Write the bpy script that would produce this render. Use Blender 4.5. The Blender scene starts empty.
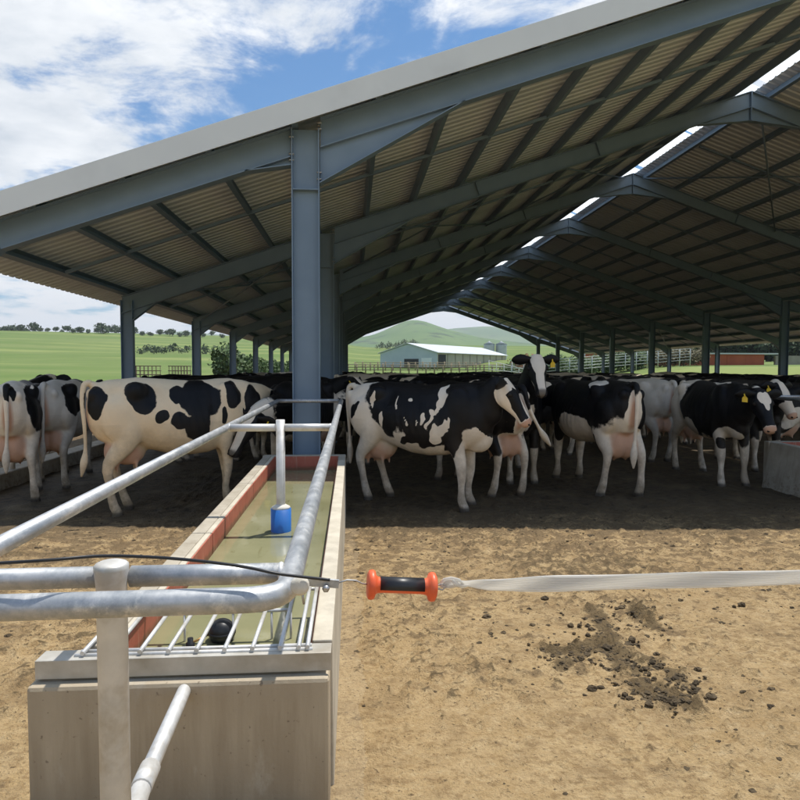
import bpy, bmesh, math, random
import numpy as np
from mathutils import Vector, Matrix, noise

random.seed(7)
rng = np.random.default_rng(11)
sc = bpy.context.scene
COL = sc.collection
R = math.radians

# ------------------------------------------------------------------ camera
CAM_H = 1.6
F, YAW, PITCH, ROLL = 648.118, 0.07373, 0.04898, -0.00252
right0 = Vector((math.cos(YAW), -math.sin(YAW), 0))
fwd0 = Vector((math.sin(YAW), math.cos(YAW), 0))
fwd = fwd0 * math.cos(PITCH) + Vector((0, 0, -math.sin(PITCH)))
up0 = right0.cross(fwd)
right = right0 * math.cos(ROLL) - up0 * math.sin(ROLL)
up = right0 * math.sin(ROLL) + up0 * math.cos(ROLL)
cam_d = bpy.data.cameras.new('camera')
cam = bpy.data.objects.new('camera', cam_d)
COL.objects.link(cam)
cam_d.sensor_width = 36
cam_d.lens = F / 800 * 36
cam_d.clip_start = 0.05
cam_d.clip_end = 30000
m = Matrix.Identity(4)
for i in range(3):
    m[i][0] = right[i]; m[i][1] = up[i]; m[i][2] = -fwd[i]
m[0][3], m[1][3], m[2][3] = 0, 0, CAM_H
cam.matrix_world = m
sc.camera = cam


def at(px, py, Y=None, Z=None, X=None):
    """world point seen at a photo pixel, on a given plane"""
    d = fwd + right * ((px - 400) / F) + up * ((400 - py) / F)
    if Y is not None: t = Y / d.y
    elif X is not None: t = X / d.x
    else: t = (Z - CAM_H) / d.z
    return Vector((0, 0, CAM_H)) + d * t


# ------------------------------------------------------------------ object helpers
def link(name, me, mats, parent=None):
    o = bpy.data.objects.new(name, me)
    COL.objects.link(o)
    if mats is not None:
        if not isinstance(mats, (list, tuple)): mats = [mats]
        for mm in mats: me.materials.append(mm)
    if parent is not None: o.parent = parent
    return o


def tag(o, label=None, cat=None, group=None, kind=None):
    if label: o['label'] = label
    if cat: o['category'] = cat
    if group: o['group'] = group
    if kind: o['kind'] = kind
    return o


def empty(name, loc=(0, 0, 0), rz=0):
    o = bpy.data.objects.new(name, None)
    COL.objects.link(o)
    o.location = loc
    o.rotation_euler = (0, 0, rz)
    o.empty_display_size = .1
    return o


def copy_tree(o, parent=None):
    c = o.copy(); COL.objects.link(c)
    if parent is not None:
        c.parent = parent; c.matrix_parent_inverse = o.matrix_parent_inverse.copy()
    for ch in list(o.children): copy_tree(ch, c)
    return c


class MB:
    """collects shapes, builds one mesh object"""
    def __init__(self): self.v = []; self.f = []; self.smooth = []

    def add(self, vs, fs, smooth=False):
        b = len(self.v)
        self.v += [tuple(p) for p in vs]
        self.f += [tuple(i + b for i in f) for f in fs]
        self.smooth += [smooth] * len(fs)

    def box(self, a, b):
        x0, y0, z0 = a; x1, y1, z1 = b
        vs = [(x0, y0, z0), (x1, y0, z0), (x1, y1, z0), (x0, y1, z0), (x0, y0, z1), (x1, y0, z1), (x1, y1, z1), (x0, y1, z1)]
        self.add(vs, [(0, 3, 2, 1), (4, 5, 6, 7), (0, 1, 5, 4), (1, 2, 6, 5), (2, 3, 7, 6), (3, 0, 4, 7)])

    def hexa(self, vs):
        self.add(vs, [(0, 3, 2, 1), (4, 5, 6, 7), (0, 1, 5, 4), (1, 2, 6, 5), (2, 3, 7, 6), (3, 0, 4, 7)])

    def beam(self, p, q, w, h, upv=(0, 0, 1)):
        p, q = Vector(p), Vector(q)
        d = (q - p).normalized(); u = Vector(upv)
        s = d.cross(u).normalized() * (w / 2); u = s.cross(d).normalized() * (h / 2)
        self.hexa([p - s - u, p + s - u, q + s - u, q - s - u, p - s + u, p + s + u, q + s + u, q - s + u])

    def ibeam(self, p, q, w, h, upv, tf=.012, tw=.008):
        """I section: web along upv"""
        p, q = Vector(p), Vector(q)
        d = (q - p).normalized(); s = d.cross(Vector(upv)).normalized(); u = s.cross(d).normalized()
        for k in (-1, 1):
            o = u * (k * (h / 2 - tf / 2)); self.beam(p + o, q + o, w, tf, u)
        self.beam(p, q, tw, h - 2 * tf - .0005, u)

    def cchan(self, p, q, w, h, upv, t=.004):
        p, q = Vector(p), Vector(q)
        d = (q - p).normalized(); s = d.cross(Vector(upv)).normalized(); u = s.cross(d).normalized()
        self.beam(p - s * (w / 2), q - s * (w / 2), t, h, u)
        for k in (-1, 1):
            o = u * (k * (h / 2 - t / 2)) + s * (t / 2 + .0003)
            self.beam(p + o, q + o, w, t, u)

    def tube(self, pts, r, n=12, cap=True, smooth=True):
        pts = [Vector(p) for p in pts]
        rs = r if isinstance(r, (list, tuple)) else [r] * len(pts)
        vs = []; fs = []
        d0 = (pts[1] - pts[0]).normalized()
        ref = Vector((0, 0, 1)) if abs(d0.z) < .9 else Vector((1, 0, 0))
        u = d0.cross(ref).normalized()
        for i, p in enumerate(pts):
            if i == 0: d = pts[1] - pts[0]
            elif i == len(pts) - 1: d = pts[-1] - pts[-2]
            else: d = (pts[i + 1] - p).normalized() + (p - pts[i - 1]).normalized()
            d.normalize()
            u = (u - d * u.dot(d)).normalized(); w = d.cross(u)
            for k in range(n):
                a = 2 * math.pi * k / n
                vs.append(p + (u * math.cos(a) + w * math.sin(a)) * rs[i])
        for i in range(len(pts) - 1):
            for k in range(n):
                k2 = (k + 1) % n
                fs.append((i * n + k, i * n + k2, (i + 1) * n + k2, (i + 1) * n + k))
        self.add(vs, fs, smooth)
        if cap:
            b = len(self.v) - len(vs)
            self.f.append(tuple(b + k for k in reversed(range(n)))); self.smooth.append(False)
            self.f.append(tuple(b + (len(pts) - 1) * n + k for k in range(n))); self.smooth.append(False)

    def lathe(self, c, axis, prof, n=24):
        """prof: (t along axis, radius)"""
        c = Vector(c); ax = Vector(axis).normalized()
        self.tube([c + ax * t for t, r in prof], [max(r, 1e-4) for t, r in prof], n)

    def ball(self, c, r, n=12, sq=(1, 1, 1)):
        c = Vector(c); vs = []; fs = []
        for i in range(n + 1):
            th = math.pi * i / n
            for k in range(n * 2):
                a = math.pi * k / n
                vs.append((c.x + r * sq[0] * math.sin(th) * math.cos(a), c.y + r * sq[1] * math.sin(th) * math.sin(a), c.z + r * sq[2] * math.cos(th)))
        for i in range(n):
            for k in range(n * 2):
                k2 = (k + 1) % (n * 2)
                fs.append((i * 2 * n + k, (i + 1) * 2 * n + k, (i + 1) * 2 * n + k2, i * 2 * n + k2))
        self.add(vs, fs, True)

    def mesh(self, name):
        me = bpy.data.meshes.new(name)
        me.from_pydata(self.v, [], self.f)
        me.polygons.foreach_set('use_smooth', self.smooth)
        me.update()
        return me

    def build(self, name, mats, parent=None, bevel=0):
        o = link(name, self.mesh(name), mats, parent)
        if bevel:
            b = o.modifiers.new('bevel', 'BEVEL'); b.width = bevel; b.segments = 2; b.limit_method = 'ANGLE'
        return o


# ------------------------------------------------------------------ materials
class NT:
    def __init__(self, name):
        self.mat = bpy.data.materials.new(name); self.mat.use_nodes = True
        self.t = self.mat.node_tree; self.n = self.t.nodes; self.l = self.t.links
        self.bsdf = self.n['Principled BSDF']
        self.out = self.n['Material Output']

    def node(self, ty, **kw):
        nd = self.n.new(ty)
        for k, v in kw.items(): setattr(nd, k, v)
        return nd

    def set(self, sock, v):
        if isinstance(v, bpy.types.NodeSocket): self.l.new(v, sock)
        else: sock.default_value = v

    def math(self, op, a, b=0.0, c=None, clamp=False):
        nd = self.node('ShaderNodeMath', operation=op, use_clamp=clamp)
        self.set(nd.inputs[0], a); self.set(nd.inputs[1], b)
        if c is not None: self.set(nd.inputs[2], c)
        return nd.outputs[0]

    def coord(self, which='Object'):
        return self.node('ShaderNodeTexCoord').outputs[which]

    def mapping(self, v, scale=(1, 1, 1), loc=(0, 0, 0), rot=(0, 0, 0)):
        nd = self.node('ShaderNodeMapping'); self.l.new(v, nd.inputs['Vector'])
        nd.inputs['Scale'].default_value = scale; nd.inputs['Location'].default_value = loc; nd.inputs['Rotation'].default_value = rot
        return nd.outputs[0]

    def noise(self, v, scale, detail=4, rough=.55, dist=0.0):
        nd = self.node('ShaderNodeTexNoise'); self.l.new(v, nd.inputs['Vector'])
        nd.inputs['Scale'].default_value = scale; nd.inputs['Detail'].default_value = detail
        nd.inputs['Roughness'].default_value = rough; nd.inputs['Distortion'].default_value = dist
        return nd.outputs['Fac']

    def ramp(self, f, stops):
        nd = self.node('ShaderNodeValToRGB'); self.set(nd.inputs[0], f)
        cr = nd.color_ramp
        while len(cr.elements) < len(stops): cr.elements.new(.5)
        for e, (p, c) in zip(cr.elements, stops):
            e.position = p
            e.color = (c, c, c, 1) if isinstance(c, (int, float)) else (*c, 1)
        return nd.outputs[0]

    def mix(self, f, a, b, blend='MIX'):
        nd = self.node('ShaderNodeMix', data_type='RGBA', blend_type=blend)
        self.set(nd.inputs[0], f)
        for s, v in ((nd.inputs[6], a), (nd.inputs[7], b)):
            if isinstance(v, bpy.types.NodeSocket): self.l.new(v, s)
            else: s.default_value = (*v, 1) if len(v) == 3 else v
        return nd.outputs[2]

    def sep(self, v):
        nd = self.node('ShaderNodeSeparateXYZ'); self.l.new(v, nd.inputs[0]); return nd.outputs

    def attr(self, name):
        nd = self.node('ShaderNodeAttribute'); nd.attribute_name = name; return nd.outputs['Fac']

    def bump(self, h, strength=.3, dist=.01):
        nd = self.node('ShaderNodeBump'); self.set(nd.inputs['Height'], h)
        nd.inputs['Strength'].default_value = strength; nd.inputs['Distance'].default_value = dist
        self.l.new(nd.outputs[0], self.bsdf.inputs['Normal'])
        return nd

    def fin(self, color=None, rough=None, metal=None, spec=None):
        b = self.bsdf
        if color is not None:
            if isinstance(color, bpy.types.NodeSocket): self.l.new(color, b.inputs['Base Color'])
            else: b.inputs['Base Color'].default_value = (*color, 1)
        if rough is not None: self.set(b.inputs['Roughness'], rough)
        if metal is not None: self.set(b.inputs['Metallic'], metal)
        if spec is not None: self.set(b.inputs['Specular IOR Level'], spec)
        return self.mat


def mottled(name, c1, c2, scale=6, rough=.6, metal=0, bump=0, bscale=None, dist=.005, spec=None, stain=None):
    t = NT(name); co = t.coord()
    c = t.mix(t.ramp(t.noise(co, scale, 6), [(.3, 0.), (.7, 1.)]), c1, c2)
    if stain:
        c = t.mix(t.math('MULTIPLY', t.ramp(t.noise(co, scale * .35, 5, .65), [(.52, 0.), (.68, 1.)]), .7), c, stain)
    if bump: t.bump(t.noise(co, bscale or scale * 4, 6), bump, dist)
    return t.fin(c, rough, metal, spec)


M = {}
M['steel'] = mottled('blue_grey_painted_steel', (.16, .235, .33), (.19, .27, .37), 2.5, .42, 0, .06, 30, .002)
M['bolt'] = mottled('zinc_bolt', (.35, .36, .37), (.5, .5, .5), 20, .4, .8)
M['galv'] = None
t = NT('galvanised_pipe'); co = t.coord()
vor = t.node('ShaderNodeTexVoronoi'); t.l.new(co, vor.inputs['Vector']); vor.inputs['Scale'].default_value = 55
sp = t.ramp(vor.outputs['Color'], [(0, 0.), (1, 1.)])
c = t.mix(sp, (.46, .475, .49), (.54, .55, .56))
c = t.mix(t.math('MULTIPLY', t.ramp(t.noise(t.mapping(co, (1, .35, 1)), 22, 9, .72), [(.42, 0.), (.66, 1.)]), .75), c, (.27, .30, .33))
c = t.mix(t.math('MULTIPLY', t.ramp(t.noise(t.mapping(co, (1, .4, 1)), 17, 9, .72), [(.54, 0.), (.66, 1.)]), .8), c, (.76, .75, .72))
t.bump(t.noise(co, 120, 5), .15, .002)
M['galv'] = t.fin(c, t.ramp(t.noise(co, 20, 4), [(.3, .36), (.7, .58)]), .55)
M['galv_new'] = mottled('bright_zinc_pipe', (.60, .60, .59), (.74, .73, .71), 18, .5, .35, .1, 90, .002, stain=(.42, .38, .31))
t = NT('trough_concrete'); co = t.coord(); s = t.sep(co)
c = t.mix(t.ramp(t.noise(co, 4, 7, .65), [(.3, 0.), (.7, 1.)]), (.33, .285, .215), (.48, .43, .345))
c = t.mix(t.math('MULTIPLY', t.ramp(t.noise(t.mapping(co, (6, 6, 1)), 1.6, 7, .7), [(.5, 0.), (.7, 1.)]), .6), c, (.23, .19, .135))
spl = t.math('ADD', t.noise(co, 17, 8, .75), t.math('MULTIPLY_ADD', s[2], -.45, .10))
c = t.mix(t.math('MULTIPLY', t.ramp(spl, [(.56, 0.), (.66, 1.)]), .6), c, (.14, .10, .06))
t.bump(t.noise(co, 60, 6), .35, .004)
M['concrete'] = t.fin(c, .87)
M['angle'] = mottled('stained_galvanised_angle', (.42, .395, .34), (.60, .58, .53), 9, .5, .3, .15, 60, .002, stain=(.36, .30, .22))
M['concrete_pale'] = mottled('sun_bleached_concrete', (.46, .41, .32), (.62, .56, .45), 7, .88, 0, .35, 70, .004, stain=(.32, .28, .22))
t = NT('weathered_trough_face'); co = t.coord(); s = t.sep(co)
st = t.noise(t.mapping(co, (9, 9, .8)), 1.4, 6, .6)
c = t.mix(t.ramp(st, [(.35, 0.), (.65, 1.)]), (.40, .325, .225), (.50, .42, .305))
c = t.mix(t.ramp(t.noise(co, 3.2, 7, .65), [(.4, 0.), (.7, 1.)]), c, (.44, .365, .26))
c = t.mix(t.math('MULTIPLY', t.ramp(t.noise(co, 45, 3), [(.66, 0.), (.72, 1.)]), .6), c, (.12, .09, .06))
c = t.mix(t.math('MULTIPLY', t.ramp(t.math('ADD', s[2], t.math('MULTIPLY_ADD', st, .5, -.25)), [(.05, 1.), (.34, 0.)]), .5), c, (.20, .155, .10))
c = t.mix(t.math('MULTIPLY', t.ramp(t.noise(t.mapping(co, (3, 3, 1.2), (3, 1, 2)), 2.2, 8, .7), [(.56, 0.), (.70, 1.)]), .6), c, (.52, .47, .38))
t.bump(t.noise(co, 80, 6), .35, .004)
M['face'] = t.fin(c, .86)
M['red'] = mottled('red_oxide_paint', (.36, .085, .052), (.45, .13, .085), 5, .65, 0, .2, 50, .003, stain=(.27, .08, .05))
M['white_paint'] = mottled('white_flashing', (.70, .75, .79), (.75, .80, .83), 1.5, .5, 0, .03, 10, .003, stain=(.62, .66, .69))
M['blue_plastic'] = mottled('blue_plastic', (.02, .13, .46), (.03, .17, .52), 10, .42)
M['black_plastic'] = mottled('black_plastic', (.012, .013, .016), (.022, .024, .028), 20, .4)
M['orange_plastic'] = mottled('orange_plastic', (.78, .11, .035), (.86, .15, .05), 45, .42, 0, .12, 160, .001, stain=(.62, .16, .08))
M['yellow_tag'] = mottled('yellow_ear_tag', (.75, .48, .02), (.82, .55, .03), 30, .45)
M['brass'] = mottled('brass_rod', (.5, .28, .09), (.6, .38, .15), 20, .4, .8)
M['plaster'] = mottled('mortar_fill', (.6, .57, .5), (.72, .69, .62), 30, .9, 0, .4, 80, .004)

t = NT('red_painted_lining'); co = t.coord(); s = t.sep(co)
c = t.mix(t.ramp(t.noise(co, 5, 6), [(.3, 0.), (.7, 1.)]), (.38, .09, .055), (.47, .14, .09))
tide = t.ramp(t.math('ADD', s[2], t.math('MULTIPLY_ADD', t.noise(co, 12, 5), .06, -.03)), [(.475, 1.), (.505, 0.)])
c = t.mix(t.math('MULTIPLY', tide, .75), c, (.13, .075, .035))
c = t.mix(t.math('MULTIPLY', t.ramp(t.noise(t.mapping(co, (14, 14, 2)), 2, 6), [(.55, 0.), (.7, 1.)]), .5), c, (.5, .33, .24))
t.bump(t.noise(co, 50, 5), .25, .003)
M['red'] = t.fin(c, .6)
# polytape: pale woven ribbon
t = NT('woven_polytape'); co = t.coord('UV')
w = t.node('ShaderNodeTexWave'); t.l.new(co, w.inputs['Vector']); w.bands_direction = 'Y'; w.inputs['Scale'].default_value = 3.2; w.inputs['Distortion'].default_value = 1.2; w.inputs['Detail'].default_value = 4
c = t.mix(w.outputs['Fac'], (.62, .61, .58), (.94, .93, .90))
t.bump(w.outputs['Fac'], .4, .001)
t.fin(c, .45)
tr = t.node('ShaderNodeBsdfTranslucent'); tr.inputs[0].default_value = (.93, .92, .88, 1)
mx = t.node('ShaderNodeMixShader'); mx.inputs[0].default_value = .5
t.l.new(t.bsdf.outputs[0], mx.inputs[1]); t.l.new(tr.outputs[0], mx.inputs[2])
tp_ = t.node('ShaderNodeBsdfTransparent'); mx2 = t.node('ShaderNodeMixShader'); t.l.new(t.math('MULTIPLY_ADD', w.outputs['Fac'], -.25, .34), mx2.inputs[0])
t.l.new(mx.outputs[0], mx2.inputs[1]); t.l.new(tp_.outputs[0], mx2.inputs[2]); t.l.new(mx2.outputs[0], t.out.inputs['Surface'])
M['tape'] = t.mat

# roof sheeting
t = NT('galvanised_roof_sheet'); co = t.coord()
pl = t.noise(t.mapping(co, (.15, 1.3, .15)), 1.2, 2)
c = t.mix(t.ramp(pl, [(.35, 0.), (.65, 1.)]), (.64, .71, .79), (.73, .80, .88))
M['sheet'] = t.fin(c, .55, 0)
# translucent ridge
t = NT('translucent_ridge_sheet')
t.fin((.8, .83, .84), .4)
tr = t.node('ShaderNodeBsdfTranslucent'); tr.inputs[0].default_value = (.95, .97, .98, 1)
mx = t.node('ShaderNodeMixShader'); mx.inputs[0].default_value = .9
t.l.new(t.bsdf.outputs[0], mx.inputs[1]); t.l.new(tr.outputs[0], mx.inputs[2]); t.l.new(mx.outputs[0], t.out.inputs['Surface'])
M['skylight'] = t.mat

# water
t = NT('murky_trough_water'); co = t.coord()
c = t.mix(t.ramp(t.noise(co, 1.7, 4), [(.35, 0.), (.65, 1.)]), (.23, .225, .12), (.30, .29, .165))
c = t.mix(t.ramp(t.noise(t.mapping(co, (3, .8, 1)), 2.2, 5, .6, 1.5), [(.6, 0.), (.75, 1.)]), c, (.15, .13, .05))
t.bump(t.noise(t.mapping(co, (1, .6, 1)), 9, 3), .10, .01)
M['water'] = t.fin(c, .06, 0, .5)

# ground of the yard and shed
t = NT('yard_mud'); co = t.coord(); s = t.sep(co)
n1 = t.noise(co, 1.3, 8, .62); n2 = t.noise(co, 9, 8, .65); n3 = t.noise(co, 45, 5, .6)
base = t.mix(t.ramp(n1, [(.32, 0.), (.68, 1.)]), (.37, .245, .112), (.53, .375, .185))
base = t.mix(t.math('MULTIPLY', t.ramp(n2, [(.35, 0.), (.65, 1.)]), .55), base, (.58, .43, .24))
n4 = t.noise(co, 130, 4, .6)
n5 = t.noise(t.mapping(co, (1, 1.25, 1), (4, 7, 0)), 19, 7, .7)
base = t.mix(t.math('MULTIPLY', t.ramp(t.math('ADD', n5, t.math('MULTIPLY_ADD', n1, .30, -.15)), [(.52, 0.), (.60, 1.)]), .6), base, (.255, .16, .07))
base = t.mix(t.math('MULTIPLY', t.ramp(n5, [(.36, 1.), (.44, 0.)]), .45), base, (.62, .48, .28))
base = t.mix(t.math('MULTIPLY', t.ramp(n3, [(.30, 1.), (.46, 0.)]), .55), base, (.21, .135, .06))
base = t.mix(t.math('MULTIPLY', t.ramp(n4, [(.58, 0.), (.70, 1.)]), .45), base, (.62, .49, .31))
base = t.mix(t.math('MULTIPLY', t.ramp(t.noise(co, 2.6, 8, .72), [(.47, 0.), (.62, 1.)]), .6), base, (.25, .165, .08))
# trampled dung crust, thicker near the shed, thin close to the camera
yfac = t.math('MULTIPLY_ADD', s[1], .05, -.13)
dn = t.math('ADD', t.noise(t.mapping(co, (1, 1.3, 1)), 6.5, 8, .68), t.math('MINIMUM', yfac, .19))
dn = t.math('ADD', dn, t.math('MULTIPLY_ADD', n1, .22, -.11))
base = t.mix(t.math('MULTIPLY', t.ramp(dn, [(.60, 0.), (.68, 1.)]), .75), base, (.17, .115, .06))
base = t.mix(t.math('MULTIPLY', t.ramp(t.math('ADD', n3, t.math('MULTIPLY', yfac, .35)), [(.62, 0.), (.68, 1.)]), .8), base, (.10, .065, .035))
# smooth slab strip along the trough
strip = t.math('MULTIPLY', t.math('LESS_THAN', t.math('ADD', s[0], t.math('MULTIPLY', n1, .30)), .20), t.math('GREATER_THAN', s[0], -.2))
base = t.mix(t.math('MULTIPLY', strip, .16), base, (.55, .47, .34))
# wet manure floor under the roof
inside = t.math('ADD', s[1], t.math('ADD', t.math('MULTIPLY_ADD', n1, 1.8, -.9), t.math('MULTIPLY_ADD', n2, 1.4, -.7)))
wet = t.ramp(t.math('MULTIPLY_ADD', inside, .5, -2.8), [(.2, 0.), (.8, 1.)])
wet = t.math('MULTIPLY', wet, t.math('MULTIPLY', t.math('GREATER_THAN', s[0], -5.0), t.math('LESS_THAN', s[0], 22.6)))
dark = t.mix(t.ramp(n2, [(.35, 0.), (.65, 1.)]), (.040, .028, .015), (.135, .094, .050))
dark = t.mix(t.ramp(t.noise(co, 2.3, 6, .6), [(.5, 0.), (.7, 1.)]), dark, (.17, .122, .066))
base = t.mix(wet, base, dark)
dg = t.ramp(t.math('ADD', t.attr('dung'), t.math('MULTIPLY_ADD', n3, .9, -.45)), [(.38, 0.), (.55, 1.)])
base = t.mix(t.math('MULTIPLY', dg, .8), base, t.mix(t.ramp(n3, [(.35, 0.), (.65, 1.)]), (.04, .027, .013), (.14, .098, .048)))
hh = t.math('ADD', t.math('MULTIPLY_ADD', n2, .6, t.math('MULTIPLY', n5, .7)), t.math('ADD', t.math('MULTIPLY', n3, .6), t.math('MULTIPLY', n4, .35)))
t.bump(hh, 1.0, .03)
M['yard'] = t.fin(base, t.math('MULTIPLY_ADD', wet, -.25, .92), 0, .3)

# fields
t = NT('pasture_grass'); co = t.coord(); s = t.sep(co)
n1 = t.noise(t.mapping(co, (.004, .012, 0)), 3, 5, .5)
n2 = t.noise(co, .12, 6, .6)
c = t.mix(t.ramp(n1, [(.38, 0.), (.62, 1.)]), (.115, .175, .038), (.175, .215, .065))
c = t.mix(t.math('MULTIPLY', t.ramp(n2, [(.3, 0.), (.7, 1.)]), .5), c, (.08, .14, .03))
c = t.mix(t.ramp(t.noise(t.mapping(co, (.002, .010, 0), (5, 3, 0)), 4, 3), [(.55, 0.), (.6, 1.)]), c, (.20, .24, .07))
M['field'] = t.fin(c, .9, 0, .2)
t = NT('hill_pasture'); co = t.coord()
c = t.mix(t.ramp(t.noise(t.mapping(co, (.0016, .0016, .004)), 3, 6), [(.35, 0.), (.65, 1.)]), (.075, .15, .035), (.13, .20, .06))
c = t.mix(t.ramp(t.noise(co, .006, 6, .65), [(.56, 0.), (.62, 1.)]), c, (.05, .085, .035))
M['hill'] = t.fin(c, .95, 0, .1)
M['leaf'] = mottled('green_leaves', (.035, .075, .018), (.075, .13, .03), 1.2, .7)
M['leaf_dark'] = mottled('dark_green_leaves', (.022, .05, .016), (.05, .09, .025), 1.2, .7)
M['leaf_rust'] = mottled('rusty_brown_leaves', (.16, .07, .025), (.22, .11, .035), 1.2, .7)
M['leaf_brown'] = mottled('brownish_leaves', (.075, .07, .025), (.12, .10, .04), 1.2, .7)
M['bark'] = mottled('bark', (.07, .05, .035), (.12, .09, .06), 6, .9)
M['barn_wall'] = mottled('pale_blue_sheet_wall', (.42, .50, .58), (.50, .57, .64), .4, .6)
M['barn_side'] = mottled('beige_side_wall', (.40, .38, .32), (.48, .45, .38), .4, .8)
M['barn_roof'] = mottled('grey_roof_sheet', (.50, .53, .56), (.58, .61, .63), .4, .5)
M['dark'] = mottled('painted_opening_shade', (.03, .03, .035), (.05, .05, .055), 1, .9)  # near-black colour standing for the shade inside the barn doorways
M['silo'] = mottled('galvanised_silo', (.42, .46, .48), (.52, .56, .58), 1, .45, .3)
M['red_wall'] = mottled('red_sheet_wall', (.34, .075, .035), (.42, .105, .05), .6, .8)
M['block'] = mottled('grey_block_wall', (.24, .22, .19), (.32, .29, .25), 1, .9)
M['green_sheet'] = mottled('green_tarpaulin', (.02, .28, .16), (.03, .34, .2), 1, .6)
M['wood'] = mottled('weathered_timber', (.26, .21, .15), (.36, .30, .22), 5, .9, 0, .3, 30)
M['white_pipe'] = mottled('white_pipe', (.6, .61, .6), (.7, .7, .69), 3, .5)
M['manure'] = mottled('dried_manure', (.04, .028, .014), (.13, .093, .05), 18, .95, 0, .6, 60, .01)

# cow hide
def hide_material(name, tint=(.86, .745, .60)):
    t = NT(name); co = t.coord()
    f = t.attr('patch')
    wob = t.math('MULTIPLY_ADD', t.noise(co, 5.5, 3, .5), .5, -.25)
    wob2 = t.math('MULTIPLY_ADD', t.noise(co, 26, 4, .6), .20, -.10)
    k = t.math('ADD', t.math('MULTIPLY', f, 1.7), t.math('ADD', wob, wob2))
    blk = t.ramp(t.math('MULTIPLY_ADD', k, 6.0, .5), [(.25, 0.), (.75, 1.)])
    s = t.sep(co)
    low = t.ramp(s[2], [(.0, 1.), (.55, .55), (1.0, .12), (1.25, 0.)])
    dirt = t.math('MULTIPLY', low, t.ramp(t.noise(co, 4.5, 7, .68), [(.33, 0.), (.55, 1.)]))
    white = t.mix(t.ramp(t.noise(co, 3, 4), [(.3, 0.), (.7, 1.)]), tint, tuple(min(.93, q * 1.08) for q in tint))
    white = t.mix(t.math('MULTIPLY', t.ramp(t.noise(co, 7, 8, .7), [(.48, 0.), (.75, 1.)]), .20), white, (.50, .36, .22))
    white = t.mix(t.math('MULTIPLY', dirt, .8), white, (.20, .14, .08))
    pink = t.ramp(t.attr('pink'), [(.1, 0.), (.6, 1.)])
    white = t.mix(pink, white, (.62, .37, .25))
    black = t.mix(t.ramp(t.noise(co, 5, 4), [(.4, 0.), (.7, 1.)]), (.0045, .0045, .0055), (.011, .010, .011))
    black = t.mix(t.math('MULTIPLY', dirt, .35), black, (.10, .07, .04))
    c = t.mix(blk, white, black)
    c = t.mix(t.attr('dark'), c, (.022, .018, .016))
    hair = t.noise(t.mapping(co, (1, 1, .35)), 90, 3)
    b = t.bump(t.math('ADD', hair, t.math('MULTIPLY', t.noise(co, 14, 5, .6), 1.6)), .30, .008)
    return t.fin(c, t.math('MULTIPLY_ADD', blk, -.16, .66), 0, .25)

M['hide'] = hide_material('holstein_hide')
M['hide_tan'] = hide_material('cream_holstein_hide', (.86, .68, .46))
M['hide_grey'] = hide_material('greyish_holstein_hide', (.70, .64, .55))
M['eye'] = mottled('eye', (.008, .006, .005), (.012, .01, .008), 10, .12)
CLX, CLY = 8.36, 5.5
SKY_S, SUN_S, EXPO = .15, 2.2, 1.22

# ------------------------------------------------------------------ cows
def loft(rings):
    n = len(rings[0]); vs = [p for r in rings for p in r]; fs = []
    for i in range(len(rings) - 1):
        for k in range(n):
            k2 = (k + 1) % n
            fs.append((i * n + k, i * n + k2, (i + 1) * n + k2, (i + 1) * n + k))
    b = len(vs)
    vs.append(tuple(np.mean(rings[0], axis=0))); vs.append(tuple(np.mean(rings[-1], axis=0)))
    for k in range(n):
        fs.append((b, (k + 1) % n, k)); fs.append((b + 1, (len(rings) - 1) * n + k, (len(rings) - 1) * n + (k + 1) % n))
    return vs, fs


def ell_tube(pts, rad, n=16, side=(0, 1, 0)):
    """pts with per point (r_side, r_other); closed loft along a polyline"""
    pts = [np.array(p, float) for p in pts]; rings = []
    for i, p in enumerate(pts):
        d = pts[min(i + 1, len(pts) - 1)] - pts[max(i - 1, 0)]; d /= np.linalg.norm(d)
        s = np.array(side, float); s -= d * s.dot(d); s /= np.linalg.norm(s); w = np.cross(d, s)
        rr = rad[i] if isinstance(rad[i], tuple) else (rad[i], rad[i])
        rings.append([tuple(p + s * rr[0] * math.cos(2 * math.pi * k / n) + w * rr[1] * math.sin(2 * math.pi * k / n)) for k in range(n)])
    return loft(rings)


def resample(pts, rad, sub=4):
    """smooth a joint chain (Catmull-Rom) with radii"""
    P = [np.array(p, float) for p in pts]; Q = [np.array(r if isinstance(r, tuple) else (r, r), float) for r in rad]
    out = []; ro = []
    for i in range(len(P) - 1):
        a, b, c, d = P[max(i - 1, 0)], P[i], P[i + 1], P[min(i + 2, len(P) - 1)]
        ra, rb, rc, rd = Q[max(i - 1, 0)], Q[i], Q[i + 1], Q[min(i + 2, len(P) - 1)]
        for k in range(sub):
            t = k / sub
            f = lambda a, b, c, d: .5 * (2 * b + (c - a) * t + (2 * a - 5 * b + 4 * c - d) * t * t + (3 * b - a - 3 * c + d) * t ** 3)
            out.append(f(a, b, c, d)); ro.append(tuple(f(ra, rb, rc, rd)))
    out.append(P[-1]); ro.append(tuple(Q[-1]))
    return out, ro


TORSO = [(-.955, 1.20, 1.03, 1.12, .05), (-.92, 1.31, .90, 1.14, .13), (-.84, 1.385, .80, 1.15, .19), (-.72, 1.42, .74, 1.13, .235),
         (-.56, 1.43, .71, 1.10, .262), (-.40, 1.445, .70, 1.06, .285), (-.2, 1.435, .655, 1.01, .32), (.02, 1.42, .60, .97, .352),
         (.24, 1.41, .585, .96, .355), (.44, 1.415, .60, .97, .32), (.60, 1.43, .64, 1.00, .275), (.74, 1.435, .68, 1.03, .245),
         (.86, 1.41, .72, 1.05, .215), (.96, 1.35, .79, 1.06, .165), (1.03, 1.24, .90, 1.06, .09)]


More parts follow.
